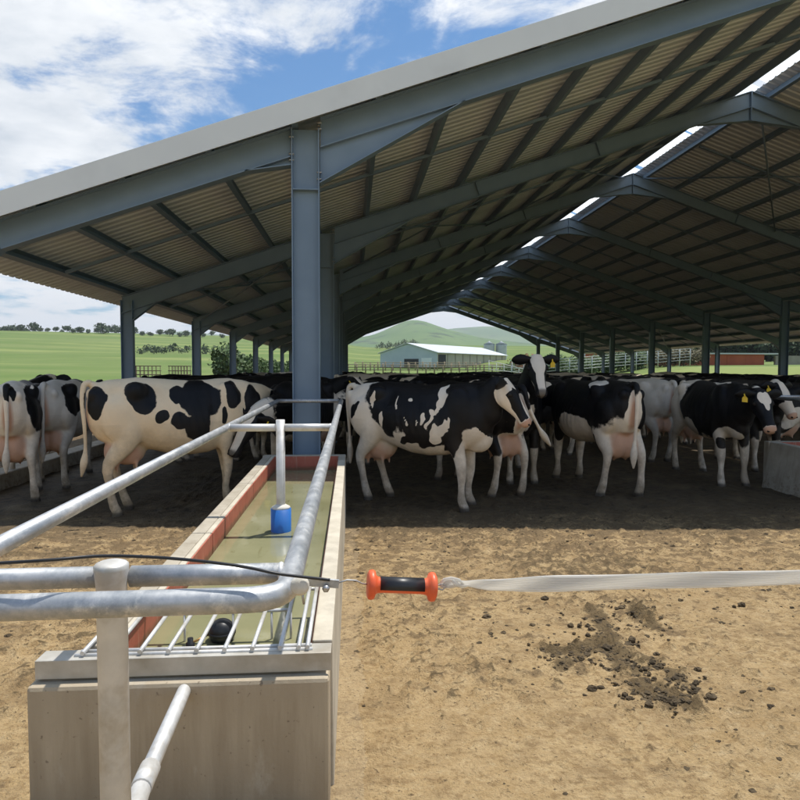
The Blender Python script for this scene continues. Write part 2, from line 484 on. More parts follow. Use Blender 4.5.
def smooth_mesh(vs, fs, voxel, it=5):
    me = bpy.data.meshes.new('tmp'); me.from_pydata([tuple(v) for v in vs], [], [tuple(f) for f in fs]); me.update()
    o = bpy.data.objects.new('tmp', me); COL.objects.link(o)
    r = o.modifiers.new('r', 'REMESH'); r.mode = 'VOXEL'; r.voxel_size = voxel
    s = o.modifiers.new('s', 'SMOOTH'); s.factor = .5; s.iterations = it
    dg = bpy.context.evaluated_depsgraph_get(); ev = o.evaluated_get(dg)
    m2 = ev.to_mesh()
    v = np.empty(len(m2.vertices) * 3, 'f'); m2.vertices.foreach_get('co', v)
    f = [tuple(p.vertices) for p in m2.polygons]
    ev.to_mesh_clear(); bpy.data.objects.remove(o); bpy.data.meshes.remove(me)
    return v.reshape(-1, 3), f


def cow_mesh(poll=(1.42, 0, 1.42), hd=(.72, 0, -.69), legs=None, ops=(), hops=None, voxel=.021, tail=None, scale=(1, 1, 1), muzzle='dark',
             udder=1.0, neck_low=0.0, roll=0.0, warp=1.0):
    """local frame: +x forward, +y the cow's left, z up.  legs: offsets (dx,dy) of FL, FR, HL, HR hooves"""
    legs = legs or [(0, 0)] * 4
    sx, sy, sz = scale
    V = []; Fc = []
    def add(vf):
        b = len(V); V.extend(vf[0]); Fc.extend([tuple(i + b for i in f) for f in vf[1]])
    # barrel
    rings = []
    n = 28
    for x, zt, zb, zc, hw in TORSO:
        ring = []
        for k in range(n):
            a = 2 * math.pi * k / n; c, s = math.cos(a), math.sin(a)
            p = 1.75 if s > 0 else 2.15
            y = hw * math.copysign(abs(c) ** (2 / p), c)
            z = zc + (zt - zc if s > 0 else zc - zb) * math.copysign(abs(s) ** (2 / p), s)
            ring.append((x, y, z))
        rings.append(ring)
    add(loft(rings))
    def ball(c, r, n=10):
        rr = r if isinstance(r, tuple) else (r, r, r); rg = []
        for i in range(1, n):
            th = math.pi * i / n
            rg.append([(c[0] + rr[0] * math.sin(th) * math.cos(2 * math.pi * k / 14), c[1] + rr[1] * math.sin(th) * math.sin(2 * math.pi * k / 14), c[2] - rr[2] * math.cos(th)) for k in range(14)])
        add(loft(rg))
    for s in (-1, 1):
        ball((-.43, s * .195, 1.285), (.14, .085, .11))        # hook bones
        ball((-.89, s * .105, 1.265), (.06, .05, .07))        # pin bones
        ball((.66, s * .165, 1.10), (.20, .10, .30))            # shoulder
        ball((-.60, s * .19, 1.02), (.23, .10, .26))            # thigh
    ball((.84, 0, .82), (.20, .11, .17))                        # brisket
    ball((-.89, 0, 1.375), (.07, .045, .035))                   # tail head
    if udder:
        ball((-.50, 0, .69), (.25 * udder, .165 * udder, .21 * udder))
        ball((-.66, .06, .66), (.13 * udder, .10 * udder, .17 * udder)); ball((-.66, -.06, .66), (.13 * udder, .10 * udder, .17 * udder))
        for s in (-1, 1):
            for x in (-.64, -.42):
                add(ell_tube([(x, s * .075, .56), (x, s * .08, .47), (x, s * .08, .435)], [.024, .02, .014], 8))
    hoofs = []
    for i, s in enumerate((1, -1)):
        dx, dy = legs[i]
        h = (.70 + dx, s * .165 + dy)
        P = [(.64, s * .17, 1.02), (.62, s * .175, .80), (.68 + dx * .35, s * .165 + dy * .3, .62), (.705 + dx * .6, s * .16 + dy * .6, .43), (.70 + dx * .9, s * .16 + dy * .9, .26), (.70 + dx, s * .16 + dy, .135), (.735 + dx, s * .165 + dy, .06), (.745 + dx, s * .165 + dy, -.005)]
        rad = [(.10, .16), (.085, .125), (.066, .08), (.058, .062), (.037, .042), (.050, .052), (.052, .056), (.062, .075)]
        p2, r2 = resample(P, rad, 3); add(ell_tube(p2, r2, 14)); hoofs.append((.745 + dx, s * .165 + dy))
    for i, s in enumerate((1, -1)):
        dx, dy = legs[i + 2]
        P = [(-.56, s * .155, 1.15), (-.52, s * .185, .93), (-.58 + dx * .3, s * .18 + dy * .3, .74), (-.735 + dx * .6, s * .165 + dy * .6, .545), (-.72 + dx * .85, s * .16 + dy * .85, .33), (-.685 + dx, s * .16 + dy, .145), (-.645 + dx, s * .165 + dy, .06), (-.635 + dx, s * .165 + dy, -.005)]
        rad = [(.11, .24), (.105, .205), (.085, .125), (.052, .075), (.038, .048), (.050, .054), (.052, .058), (.062, .076)]
        p2, r2 = resample(P, rad, 3); add(ell_tube(p2, r2, 14)); hoofs.append((-.635 + dx, s * .165 + dy))
    # neck and head
    poll = np.array(poll, float); d = np.array(hd, float); d /= np.linalg.norm(d)
    side = np.cross((0, 0, 1), d); side /= np.linalg.norm(side)
    nn = np.cross(d, side)                               # forehead normal
    if roll:
        side = side * math.cos(roll) + nn * math.sin(roll); nn = np.cross(d, side)
    hb = poll - nn * .10 - d * .02                       # neck enters the head here
    a0 = np.array((.70, 0, 1.13)); a1 = np.array((.92, 0, 1.15 - neck_low))
    mid = (a1 + hb) / 2 + np.array((.02, 0, .02))
    P = [a0, a1, a1 * .5 + mid * .5, mid, hb * .6 + mid * .4, hb + d * .03]
    rad = [(.19, .30), (.165, .265), (.135, .215), (.115, .18), (.10, .15), (.085, .12)]
    vec = hb - a0; ns = np.cross((0, 0, 1), vec); ns /= np.linalg.norm(ns)
    p2, r2 = resample(P, rad, 3); add(ell_tube(p2, r2, 18, side=ns))
    HR = [(-.05, .06, .075, -.05), (-.01, .085, .10, -.07), (.06, .112, .112, -.088), (.13, .124, .118, -.096), (.20, .118, .108, -.094), (.28, .098, .086, -.082),
          (.36, .080, .070, -.072), (.43, .072, .068, -.068), (.485, .070, .078, -.068), (.52, .058, .072, -.070), (.54, .035, .045, -.072)]
    rg = []
    for tt, rh, rw, off in HR:
        c = poll + d * tt + nn * off
        rg.append([tuple(c + side * rw * math.copysign(abs(math.cos(a)) ** .85, math.cos(a)) + nn * rh * math.copysign(abs(math.sin(a)) ** .85, math.sin(a))) for a in [2 * math.pi * k / 18 for k in range(18)]])
    add(loft(rg))
    for s in (-1, 1): ball(tuple(poll + d * .125 + side * s * .098 + nn * -.035), .038)   # brow over the eye
    v, f = smooth_mesh(V, Fc, voxel, 8)
    v = np.array(v, float)
    trunk = (np.abs(v[:, 0]) < .98) & (np.linalg.norm(v - (poll + d * .2), axis=1) > .42)
    g = lambda x0, sx_, z0, sz_: np.exp(-((v[:, 0] - x0) / sx_) ** 2 - ((v[:, 2] - z0) / sz_) ** 2) * trunk
    k_ = 1 - .20 * g(-.24, .10, 1.27, .10) - .16 * g(-.66, .10, 1.28, .08) - .10 * g(.90, .06, 1.12, .18) - .08 * g(.46, .05, 1.10, .22)
    k_ = k_ + .05 * g(-.43, .06, 1.36, .06) - .06 * g(-.30, .07, .80, .12)
    v[:, 1] *= k_
    rib = np.clip((v[:, 0] + .22) / .1, 0, 1) * np.clip((.48 - v[:, 0]) / .1, 0, 1) * np.exp(-((v[:, 2] - 1.02) / .22) ** 2) * trunk
    v[:, 1] += np.sign(v[:, 1]) * (.0026 + .001 * np.sin(v[:, 0] * 9)) * rib * np.sin((v[:, 0] + .25 * (v[:, 2] - 1)) * 2 * math.pi / .092)
    V2 = [tuple(p) for p in v]; F2 = list(f); nb = len(V2)
    kindv = [0] * nb
    def app(vf, kd):
        b = len(V2); V2.extend([tuple(p) for p in vf[0]]); F2.extend([tuple(i + b for i in q) for q in vf[1]]); kindv.extend([kd] * len(vf[0]))
    # ears
    tags = []
    for s in (-1, 1):
        e0 = poll + d * .02 + side * s * .085 - nn * .03
        ed = side * s * .93 - d * .22 - nn * .16; ed /= np.linalg.norm(ed)
        ew = nn * .75 - d * .6; ew -= ed * ew.dot(ed); ew /= np.linalg.norm(ew)
        eb = np.cross(ed, ew)
        rg = []
        for tt, w in ((-.03, .028), (.02, .040), (.07, .062), (.12, .070), (.17, .058), (.205, .032), (.222, .008)):
            c = e0 + ed * tt - ew * .10 * tt
            ring = []
            for k in range(12):
                a = 2 * math.pi * k / 12
                cup = -.25 * w * math.cos(a) ** 2
                ring.append(tuple(c + ew * w * math.cos(a) + eb * (s * (.012 * math.sin(a)) + s * cup)))
            rg.append(ring)
        app(loft(rg), 1)
        tags.append((e0 + ed * .12 + d * .015, ed, d))
        # eye
        c = poll + d * .145 + side * s * .112 - nn * .045
        rg = []
        for i in range(1, 7):
            th = math.pi * i / 7
            rg.append([tuple(c + .024 * (math.sin(th) * math.cos(2 * math.pi * k / 10) * d + math.sin(th) * math.sin(2 * math.pi * k / 10) * nn - math.cos(th) * side)) for k in range(10)])
        app(loft(rg), 2)
        c = poll + d * .522 + side * s * .042 - nn * .045          # nostril
        rg = []
        for i in range(1, 6):
            th = math.pi * i / 6
            rg.append([tuple(c + (.016 * math.sin(th) * math.cos(2 * math.pi * k / 8) * d + .02 * math.sin(th) * math.sin(2 * math.pi * k / 8) * side - .012 * math.cos(th) * nn)) for k in range(8)])
        app(loft(rg), 2)
    # tail
    tl = tail or [(-.90, 0, 1.385), (-.985, 0, 1.36), (-1.01, 0, 1.18), (-.995, 0, .95), (-.985, .01, .72), (-.985, .02, .55), (-.985, .02, .40)]
    p2, r2 = resample(tl, [.035, .034, .027, .021, .019, .042, .010], 4)
    app(ell_tube(p2, r2, 10, side=(.13, 1, .07)), 3)
    v = np.array(V2); kd = np.array(kindv)
    # colour fields
    def run(ops, q, base):
        f = np.full(len(q), base, float)
        for sg, c, r in ops:
            g = 1 - np.sqrt((((q - np.array(c)) / np.array(r)) ** 2).sum(1))
            f = np.maximum(f, g) if sg > 0 else np.minimum(f, -g)
        return np.clip(f, -1, 1)
    wv = v.copy()
    for i_ in range(len(v)):
        q_ = v[i_]; w_ = noise.noise_vector((q_[0] * 4.2 + 3, q_[1] * 4.2, q_[2] * 4.2)); w2_ = noise.noise_vector((q_[0] * 10, q_[1] * 10 + 5, q_[2] * 10))
        wv[i_] += np.array(w_) * .060 * warp + np.array(w2_) * (.022 * warp * warp)
    patch = run(ops, wv, -1.0)
    q = v - poll
    hq = np.stack([q @ d, q @ side, q @ nn], 1)
    inh = np.clip(((hq[:, 0] + .10) / .10), 0, 1) * (np.linalg.norm(hq - np.array((.22, 0, -.1)), axis=1) < .46)
    if hops is None: hops = [(-1, (.2, 0, .03), (.30, .05, .12))]
    hp = run(hops, hq, .8)
    inh = np.where(kd == 3, 0, inh)
    patch = np.where(inh > 0, patch * (1 - inh) + hp * inh, patch)
    leg = np.clip((.50 - v[:, 2]) / .12, 0, 1) * (np.abs(v[:, 1]) < .6)
    patch = np.where(kd == 0, patch * (1 - leg * (inh <= 0)) - .7 * leg * (inh <= 0), patch)
    if udder:
        ud = 1 - np.sqrt((((v - np.array((-.58, 0, .64))) / np.array((.34 * udder, .21, .27 * udder))) ** 2).sum(1))
        pink = np.clip(ud * 3.2, 0, 1) * (np.abs(v[:, 1]) < .175 * udder + .02) * (kd == 0)
        esc = np.clip(1 - np.sqrt((((v - np.array((-.93, 0, 1.02))) / np.array((.14, .075, .30))) ** 2).sum(1)), 0, 1) * (kd == 0)
        pink = np.maximum(pink, np.clip(esc * 1.2, 0, 1))
        pw = np.clip(pink * 3, 0, 1); patch = patch * (1 - pw) + np.minimum(patch, -.8) * pw
    else: pink = np.zeros(len(v))
    dark = np.zeros(len(v))
    mz = np.clip((hq[:, 0] - .455) / .03, 0, 1) * (np.abs(hq[:, 1]) < .12) * (np.abs(hq[:, 2] + .06) < .12) * (kd == 0)
    if muzzle == 'dark': dark = np.maximum(dark, mz * .8)
    else: pink = np.maximum(pink, mz * .8); patch = np.where(mz > .2, -1, patch)
    dark = np.maximum(dark, np.clip((.075 - v[:, 2]) / .03, 0, 1) * .85)
    dark = np.where(kd == 2, 1, dark)
    # tassel of the tail is pale
    if len(p2):
        tz = np.array(tl[4]); patch = np.where((kd == 3) & (np.linalg.norm(v - np.array(tl[-1]), axis=1) < np.linalg.norm(np.array(tl[3]) - np.array(tl[-1]))), -1, patch)
    patch = np.where(kd == 1, np.where(patch > -.6, .7, patch), patch)
    v = v * np.array(scale)
    me = bpy.data.meshes.new('cow_body')
    me.from_pydata(v.tolist(), [], F2)
    me.polygons.foreach_set('use_smooth', [True] * len(F2))
    for nm, arr in (('patch', patch), ('pink', pink), ('dark', dark)):
        at_ = me.attributes.new(nm, 'FLOAT', 'POINT'); at_.data.foreach_set('value', np.asarray(arr, 'f'))
    me.update()
    S = np.array(scale)
    return me, [(t0 * S, e, dd) for t0, e, dd in tags]


def ear_tag(parent, tg):
    p, ed, d = [Vector(x) for x in tg]
    mb = MB()
    a = p - Vector((0, 0, 0)); u = ed; w = Vector((0, 0, -1)); f = u.cross(w).normalized() * .004
    prof = [(-.014, 0), (.014, 0), (.032, .022), (.032, .072), (-.032, .072), (-.032, .022)]
    fr = d * .028
    vs = [a + fr + u * x + w * y + f for x, y in prof] + [a + fr + u * x + w * y - f for x, y in prof]
    mb.add(vs, [tuple(range(6)), tuple(reversed(range(6, 12)))] + [(i, i + 6, (i + 1) % 6 + 6, (i + 1) % 6) for i in range(6)])
    mb.tube([a + d * .04, a - d * .02], .009, 8)
    return mb.build('ear_tag', M['yellow_tag'], parent)


def cow(label, loc, heading, mat='hide', group=None, tagged=(), **kw):
    me, tags = cow_mesh(**kw)
    o = link('cow', me, M[mat])
    o.location = loc; o.rotation_euler = (0, 0, R(heading))
    tag(o, label, 'cow', group)
    for i in tagged: ear_tag(o, tags[i])          # 0 = the cow's right ear, 1 = its left
    return o


def loc2(o, heading, w):
    """world point to a cow's local frame"""
    a = R(heading); dx, dy = w[0] - o[0], w[1] - o[1]
    return (dx * math.cos(a) + dy * math.sin(a), -dx * math.sin(a) + dy * math.cos(a), w[2] - (o[2] if len(o) > 2 else 0))

# ------------------------------------------------------------------ the shed
XL, XA, XR = -4.674, -.553, 8.739
XB, XC = 2 * XR - XA, 2 * XR - XL
SL, BAY, Y0, NF = .342, 6.0, 7.97, 10
ZR = 7.69
def fy(k): return Y0 + BAY * k
def zt(x): return ZR - SL * abs(x - XR)            # top of the rafters
nl = Vector((-SL, 0, 1)).normalized(); nr = Vector((SL, 0, 1)).normalized()

shed = empty('cattle_shed', (XR, fy(0), 0))
tag(shed, 'open sided blue grey steel cattle shed with corrugated roof over the herd', 'shed')
def part(mb, name, mat, parent=shed, bevel=0):
    o = mb.build(name, mat, None, bevel)
    o.parent = parent
    p = Vector((XR, fy(0), 0))
    if parent is shed: o.matrix_parent_inverse = Matrix.Translation(-p)
    return o

def make_column(x, y, zb, h=.33, w=.17, base=True):
    mb = MB()
    top = zb
    # web in the frame plane (XZ), flanges facing +-X
    mb.box((x - h / 2, y - w / 2, 0), (x - h / 2 + .013, y + w / 2, top)); mb.box((x + h / 2 - .013, y - w / 2, 0), (x + h / 2, y + w / 2, top))
    mb.box((x - h / 2 + .0135, y - .005, 0), (x + h / 2 - .0135, y + .005, top))
    mb.box((x - h / 2 - .06, y - w / 2 - .06, .0), (x + h / 2 + .06, y + w / 2 + .06, .02))
    return mb

RD = .33
for k in range(NF):
    y = fy(k)
    for x, h, w, inner in ((XL, .24, .15, 0), (XA, .33, .17, 1), (XB, .33, .17, 1), (XC, .24, .15, 0)):
        top = zt(x) - (.012 if inner else RD * .2)
        mb = make_column(x, y, top - (h / 2) * SL, h, w)
        if inner:
            zs = zt(x) - RD - .46
            for s in (-1, 1): mb.box((x - h / 2 + .014, y + s * .006, zs), (x + h / 2 - .014, y + s * (w / 2 - .004), zs + .014))
        col = part(mb, 'column', M['steel'])
        # haunch and bolts
        for s in (-1, 1):
            xx = x + s * h / 2
            inward = (s > 0) == (x < XR)          # towards the ridge
            if not inner and not inward: continue
            L = 1.75 if (inner and inward) else (.55 if inner else .5)
            dep = .42 if (inner and inward) else (.10 if inner else .22)
            sl = SL if x < XR else -SL
            f = lambda xq: ZR - SL * abs(xq - XR) - RD - .002
            x2 = xx + s * L
            hb = MB(); e = .004 * s
            a, b = (xx + e, f(xx + e)), (x2, f(x2)); c_ = (xx + e, f(xx + e) - dep)
            hb.add([(a[0], y - .005, a[1]), (b[0], y - .005, b[1]), (c_[0], y - .005, c_[1]), (a[0], y + .005, a[1]), (b[0], y + .005, b[1]), (c_[0], y + .005, c_[1])],
                   [(0, 1, 2), (5, 4, 3), (0, 3, 4, 1), (1, 4, 5, 2), (2, 5, 3, 0)])
            hb.beam((c_[0], y, c_[1] - .006), (b[0], y, b[1] - .006), .15, .012)
            hb.build('haunch', M['steel'], col)
            if x == XA and k < 2:
                top_ = f(xx) + RD - .03
                for zz in ([top_ - .02, top_ - .09, f(xx) - dep + .12, f(xx) - dep + .04] if inward else [top_ - .08, f(xx) + .02, f(xx) - .05]):
                    for q in (-.05, .05):
                        bb = MB(); bb.tube([(xx - .030, y + q, zz), (xx + .03, y + q, zz)], .013, 6); bb.build('bolt', M['bolt'], col)
    # rafters: three pieces per side
    for sgn in (-1, 1):
        n = nl if sgn < 0 else nr
        def pt(x): return Vector((x, y, zt(x))) - n * (RD / 2)
        for xa, xb in ((XL - .10, XA - .178), (XA + .178, XR - .012)):
            x1, x2 = (xa, xb) if sgn < 0 else (2 * XR - xa, 2 * XR - xb)
            mb = MB()
            V_ = RD * 1.057
            def plate(o0, o1, w_):
                a_, b_ = min(x1, x2), max(x1, x2)
                mb.hexa([(a_, y - w_ / 2, zt(a_) + o0), (b_, y - w_ / 2, zt(b_) + o0), (b_, y + w_ / 2, zt(b_) + o0), (a_, y + w_ / 2, zt(a_) + o0), (a_, y - w_ / 2, zt(a_) + o1), (b_, y - w_ / 2, zt(b_) + o1), (b_, y + w_ / 2, zt(b_) + o1), (a_, y + w_ / 2, zt(a_) + o1)])
            plate(-.013, 0, .15); plate(-V_, -V_ + .013, .15); plate(-V_ + .0135, -.0135, .008)
            mb.box((min(x1, x2) + .001, y - .074, min(zt(x1), zt(x2)) - V_ + .02), (min(x1, x2) + .002, y + .074, min(zt(x1), zt(x2)) - V_ + .03)) if False else None
            if xb > 0 and k > 0:
                for q in (.33, .62):
                    xs = x1 + (x2 - x1) * q
                    c0 = pt(xs)
                    mb.beam(c0 - n * (RD / 2 - .016), c0 + n * (RD / 2 - .016), .13, .010, (1, 0, 0))
            part(mb, 'rafter', M['steel'])
    # apex haunch and end plate
    mb = MB()
    za = ZR - RD * 1.0
    mb.box((XR - .010, y - .08, za - .30), (XR + .010, y + .08, ZR - .01))
    for s in (-1, 1):
        f = lambda d: ZR - SL * d - RD * 1.057 - .003
        hv = [(XR + s * .012, f(.012)), (XR + s * 1.15, f(1.15)), (XR + s * .012, f(.012) - .27)]
        mb.add([(a, y - .005, b) for a, b in hv] + [(a, y + .005, b) for a, b in hv], [(0, 1, 2), (5, 4, 3), (0, 3, 4, 1), (1, 4, 5, 2), (2, 5, 3, 0)])
        mb.beam((hv[2][0], y, hv[2][1] - .006), (hv[1][0], y, hv[1][1] - .006), .13, .012)
    part(mb, 'apex_haunch', M['steel'])

# purlins on the rafters
YS, YE = 7.74, fy(NF - 1) + .28
PH = .14
nper = 13
for sgn in (-1, 1):
    n = nl if sgn < 0 else nr
    for i in range(nper + 1):
        x = XL + (XR - .42 - XL) * i / nper
        x = x if sgn < 0 else 2 * XR - x
        c0 = Vector((x, 0, zt(x))) + n * (PH / 2 + .003)
        mb = MB()
        if i == 0:
            mb.cchan((c0.x, YS, c0.z), (c0.x, YE, c0.z), .09, PH, n, .006)
        else:
            mb.cchan((c0.x, YS, c0.z), (c0.x, YE, c0.z), .07, PH, n, .005)
        part(mb, 'purlin', M['steel'])
    # mid bay bridging
    for k in range(NF - 1):
        y = fy(k) + BAY / 2
        xa, xb = XL + .05, XR - .5
        if sgn > 0: xa, xb = 2 * XR - xa, 2 * XR - xb
        off = n * (PH * .42)
        mb = MB(); mb.beam(Vector((xa, y, zt(xa))) + off - n * .04, Vector((xb, y, zt(xb))) + off - n * .04, .05, .05, n)
        part(mb, 'bridging', M['steel'])
    # roof bracing rods under the purlins
    for k in (1, 5):
        for xs, xe in ((XL + .2, XA - .3), (XA + .3, (XA + XR) / 2), ((XA + XR) / 2, XR - .3)):
            if sgn > 0: xs, xe = 2 * XR - xs, 2 * XR - xe
            for ya, yb, dz in ((fy(k) + .1, fy(k + 1) - .1, .07), (fy(k + 1) - .1, fy(k) + .1, .13)):
                mb = MB(); mb.tube([(xs, ya, zt(xs) - dz), (xe, yb, zt(xe) - dz)], .022, 6)
                part(mb, 'brace', M['steel'])
# corrugated sheets
def corr_sheet(xa, xb, name):
    n = nl if xa < XR else nr
    pitch = .20; per = 6; prof_ = (-.014, -.014, -.014, -.010, .016, .016)
    ny = int((YE + .1 - 7.66) / pitch) * per
    vs = []; fs = []
    nx = 5
    for j in range(ny + 1):
        y = 7.66 + (j // per) * pitch + (0, .05, .10, .115, .14, .175)[j % per]
        a = (-.014, -.014, -.014, -.014, .016, .016)[j % per]
        for i in range(nx):
            x = xa + (xb - xa) * i / (nx - 1)
            p = Vector((x, y, zt(x))) + n * (PH + .018 + a)
            vs.append(p)
    for j in range(ny):
        for i in range(nx - 1):
            q = j * nx + i
            fs.append((q, q + 1, q + nx + 1, q + nx))
    mb = MB(); mb.add(vs, fs, False)
    o = part(mb, name, M['sheet'])
    so = o.modifiers.new('thickness', 'SOLIDIFY'); so.thickness = .002; so.offset = 1
    return o
corr_sheet(-5.31, XR - .15, 'roof_sheet')
corr_sheet(2 * XR + 5.31, XR + .15, 'roof_sheet')
# barge flashing over the front edge
for sgn in (-1, 1):
    n = nl if sgn < 0 else nr
    xe = -5.36 if sgn < 0 else 2 * XR + 5.36
    mb = MB()
    segs = 4
    for i in range(segs):
        a = xe + (XR - xe) * i / segs; b = xe + (XR - xe) * (i + 1) / segs
        o = n * .060; e = .003 if i % 2 else 0
        mb.beam(Vector((a, 7.642 - e, zt(a))) + o, Vector((b, 7.642 - e, zt(b))) + o, .012, .26, n)
        mb.beam(Vector((a, 7.76, zt(a))) + n * (.195 + e), Vector((b, 7.76, zt(b))) + n * (.195 + e), .22, .004, n)
    part(mb, 'barge_flashing', M['white_paint'])
    mb = MB()
    mb.beam(Vector((xe, YE + .13, zt(xe))) + n * .06, Vector((XR, YE + .13, zt(XR))) + n * .06, .012, .26, n)
    part(mb, 'barge_flashing', M['white_paint'])
# ridge: translucent pieces, two to a bay, standing over the open ridge slot
for k in range(NF - 1):
    for q in (0, 1):
        ya = fy(k) + .12 + q * 2.93; yb = ya + 2.83
        mb = MB()
        for s in (-1, 1):
            x0, x1 = XR + s * .006, XR + s * .36
            z0, z1 = ZR + .27, ZR + .27 - .40 * SL
            mb.hexa([(x0, ya, z0), (x1, ya, z1), (x1, yb, z1), (x0, yb, z0), (x0, ya, z0 + .003), (x1, ya, z1 + .003), (x1, yb, z1 + .003), (x0, yb, z0 + .003)])
        part(mb, 'ridge_light', M['skylight'])

# low concrete kerb along the outer columns
def kerb(x, ya, yb, label):
    mb = MB(); mb.box((x - .16, ya, -.02), (x + .16, yb, .22))
    o = mb.build('kerb_wall', M['concrete'], None, .02)
    tag(o, label, 'kerb')
kerb(XL, fy(0) + .3, fy(9), 'low concrete kerb under the left outer row of shed columns')
kerb(XC, fy(0) + .3, fy(9), 'low concrete kerb under the right outer row of shed columns')

# ------------------------------------------------------------------ water troughs with rails
def zrim(y): return .55 + .009 * y
def zrail(y): return 1.6 - .457 + .009 * y

def make_trough(label, label_w):
    T = empty('water_trough', (-.5, 2.32, 0))
    off = Matrix.Translation((.5, -2.32, 0))
    def pp(mb, name, mat, parent=None, bevel=0):
        o = mb.build(name, mat, parent or T, bevel)
        if parent is None: o.matrix_parent_inverse = off
        return o
    yf, ye = 2.42, 7.40
    def wall(x0, x1, xb0, xb1, ya, yb):
        mb = MB()
        mb.hexa([(xb0, ya, -.03), (xb1, ya, -.03), (xb1, yb, -.03), (xb0, yb, -.03), (x0, ya, zrim(ya)), (x1, ya, zrim(ya)), (x1, yb, zrim(yb)), (x0, yb, zrim(yb))])
        return mb
    # left wall in precast lengths
    cuts = [yf + .002, 4.02, 5.68, ye - .112]
    for a, b in zip(cuts[:-1], cuts[1:]):
        pp(wall(-.985, -.902, -1.10, -.902, a + .006, b - .006), 'side_wall', M['concrete'], None, .008)
        pp(wall(-.9, -.866, -.9, -.866, a + .006, b - .006), 'rim_edge', M['concrete_pale'], None, .006)
        mb = MB(); mb.hexa([(-.8655, a + .008, .05), (-.858, a + .008, .05), (-.858, b - .008, .05), (-.8655, b - .008, .05), (-.8655, a + .008, zrim(a) - .006), (-.858, a + .008, zrim(a) - .006), (-.858, b - .008, zrim(b) - .006), (-.8655, b - .008, zrim(b) - .006)])
        pp(mb, 'wall_lining', M['red'])
    for a, b in ((yf + .002, ye - .44), (ye - .436, ye - .112)):
        pp(wall(-.152, -.076, -.152, -.070, a, b - .003), 'side_wall', M['concrete_pale'] if b < ye - .3 else M['concrete'], None, .006)
    mb = MB(); mb.hexa([(-.1605, yf, .05), (-.1525, yf, .05), (-.1525, ye - .12, .05), (-.1605, ye - .12, .05), (-.1605, yf, zrim(yf) - .04), (-.1525, yf, zrim(yf) - .04), (-.1525, ye - .12, zrim(ye) - .04), (-.1605, ye - .12, zrim(ye) - .04)])
    pp(mb, 'wall_lining', M['red'])
    # far end wall
    mb = MB(); mb.box((-1.0, ye - .108, -.03), (-.074, ye, zrim(ye))); pp(mb, 'end_wall', M['concrete'], None, .008)
    mb = MB(); mb.box((-.857, ye - .118, .05), (-.161, ye - .110, zrim(ye) - .006)); pp(mb, 'wall_lining', M['red'])
    # near end wall: thicker, wider, with a cast lip
    mb = MB(); zb = zrim(yf) - .074
    mb.box((-1.125, yf - .150, -.05), (-.083, yf, zb)); pp(mb, 'end_wall', M['face'], None, .016)
    mb = MB(); mb.box((-1.03, yf - .104, zb + .001), (-.152, yf - .002, zb + .032)); pp(mb, 'mortar_bed', M['concrete'], None, .004)
    mb = MB(); mb.box((-.9, yf + .0, .0), (-.15, ye - .12, .05)); pp(mb, 'trough_floor', M['concrete'])
    # galvanised angle over the near end
    za = zrim(yf) - .038
    mb = MB()
    mb.box((-1.108, yf - .115, za - .026), (-.077, yf - .110, za + .040)); mb.box((-1.108, yf - .1097, za + .036), (-.077, yf - .03, za + .040))
    mb.box((-1.1078, yf - .1097, za - .026), (-1.103, yf - .06, za + .0358))
    pp(mb, 'angle_bar', M['angle'], None, .0015)
    tag(T, label, 'water trough')
    # water, its own sheet between the walls
    W = MB(); zs = zrim(4.5) - .135
    W.hexa([(-.857, yf + .01, zs - .3), (-.161, yf + .01, zs - .3), (-.161, ye - .12, zs - .3), (-.857, ye - .12, zs - .3), (-.857, yf + .01, zs), (-.161, yf + .01, zs), (-.161, ye - .12, zs), (-.857, ye - .12, zs)])
    w = W.build('water', M['water']); tag(w, label_w, 'water', None, 'structure')
    return T, w

T1, W1 = make_trough('long concrete drinking trough with red inner walls beside the near galvanised rails', 'murky green water standing in the near trough')

def bend(p, q, r, n=7):
    """rounded corner helper: points of a 90 degree bend at p coming from a, leaving to b"""
    a, b, c = Vector(p[0]), Vector(p[1]), Vector(p[2])
    u = (a - b).normalized(); v = (c - b).normalized()
    out = []
    for i in range(n + 1):
        t = i / n
        p0 = b + u * r; p1 = b + v * r
        out.append((p0 * (1 - t) ** 2 + b * 2 * t * (1 - t) + p1 * t * t))
    return out

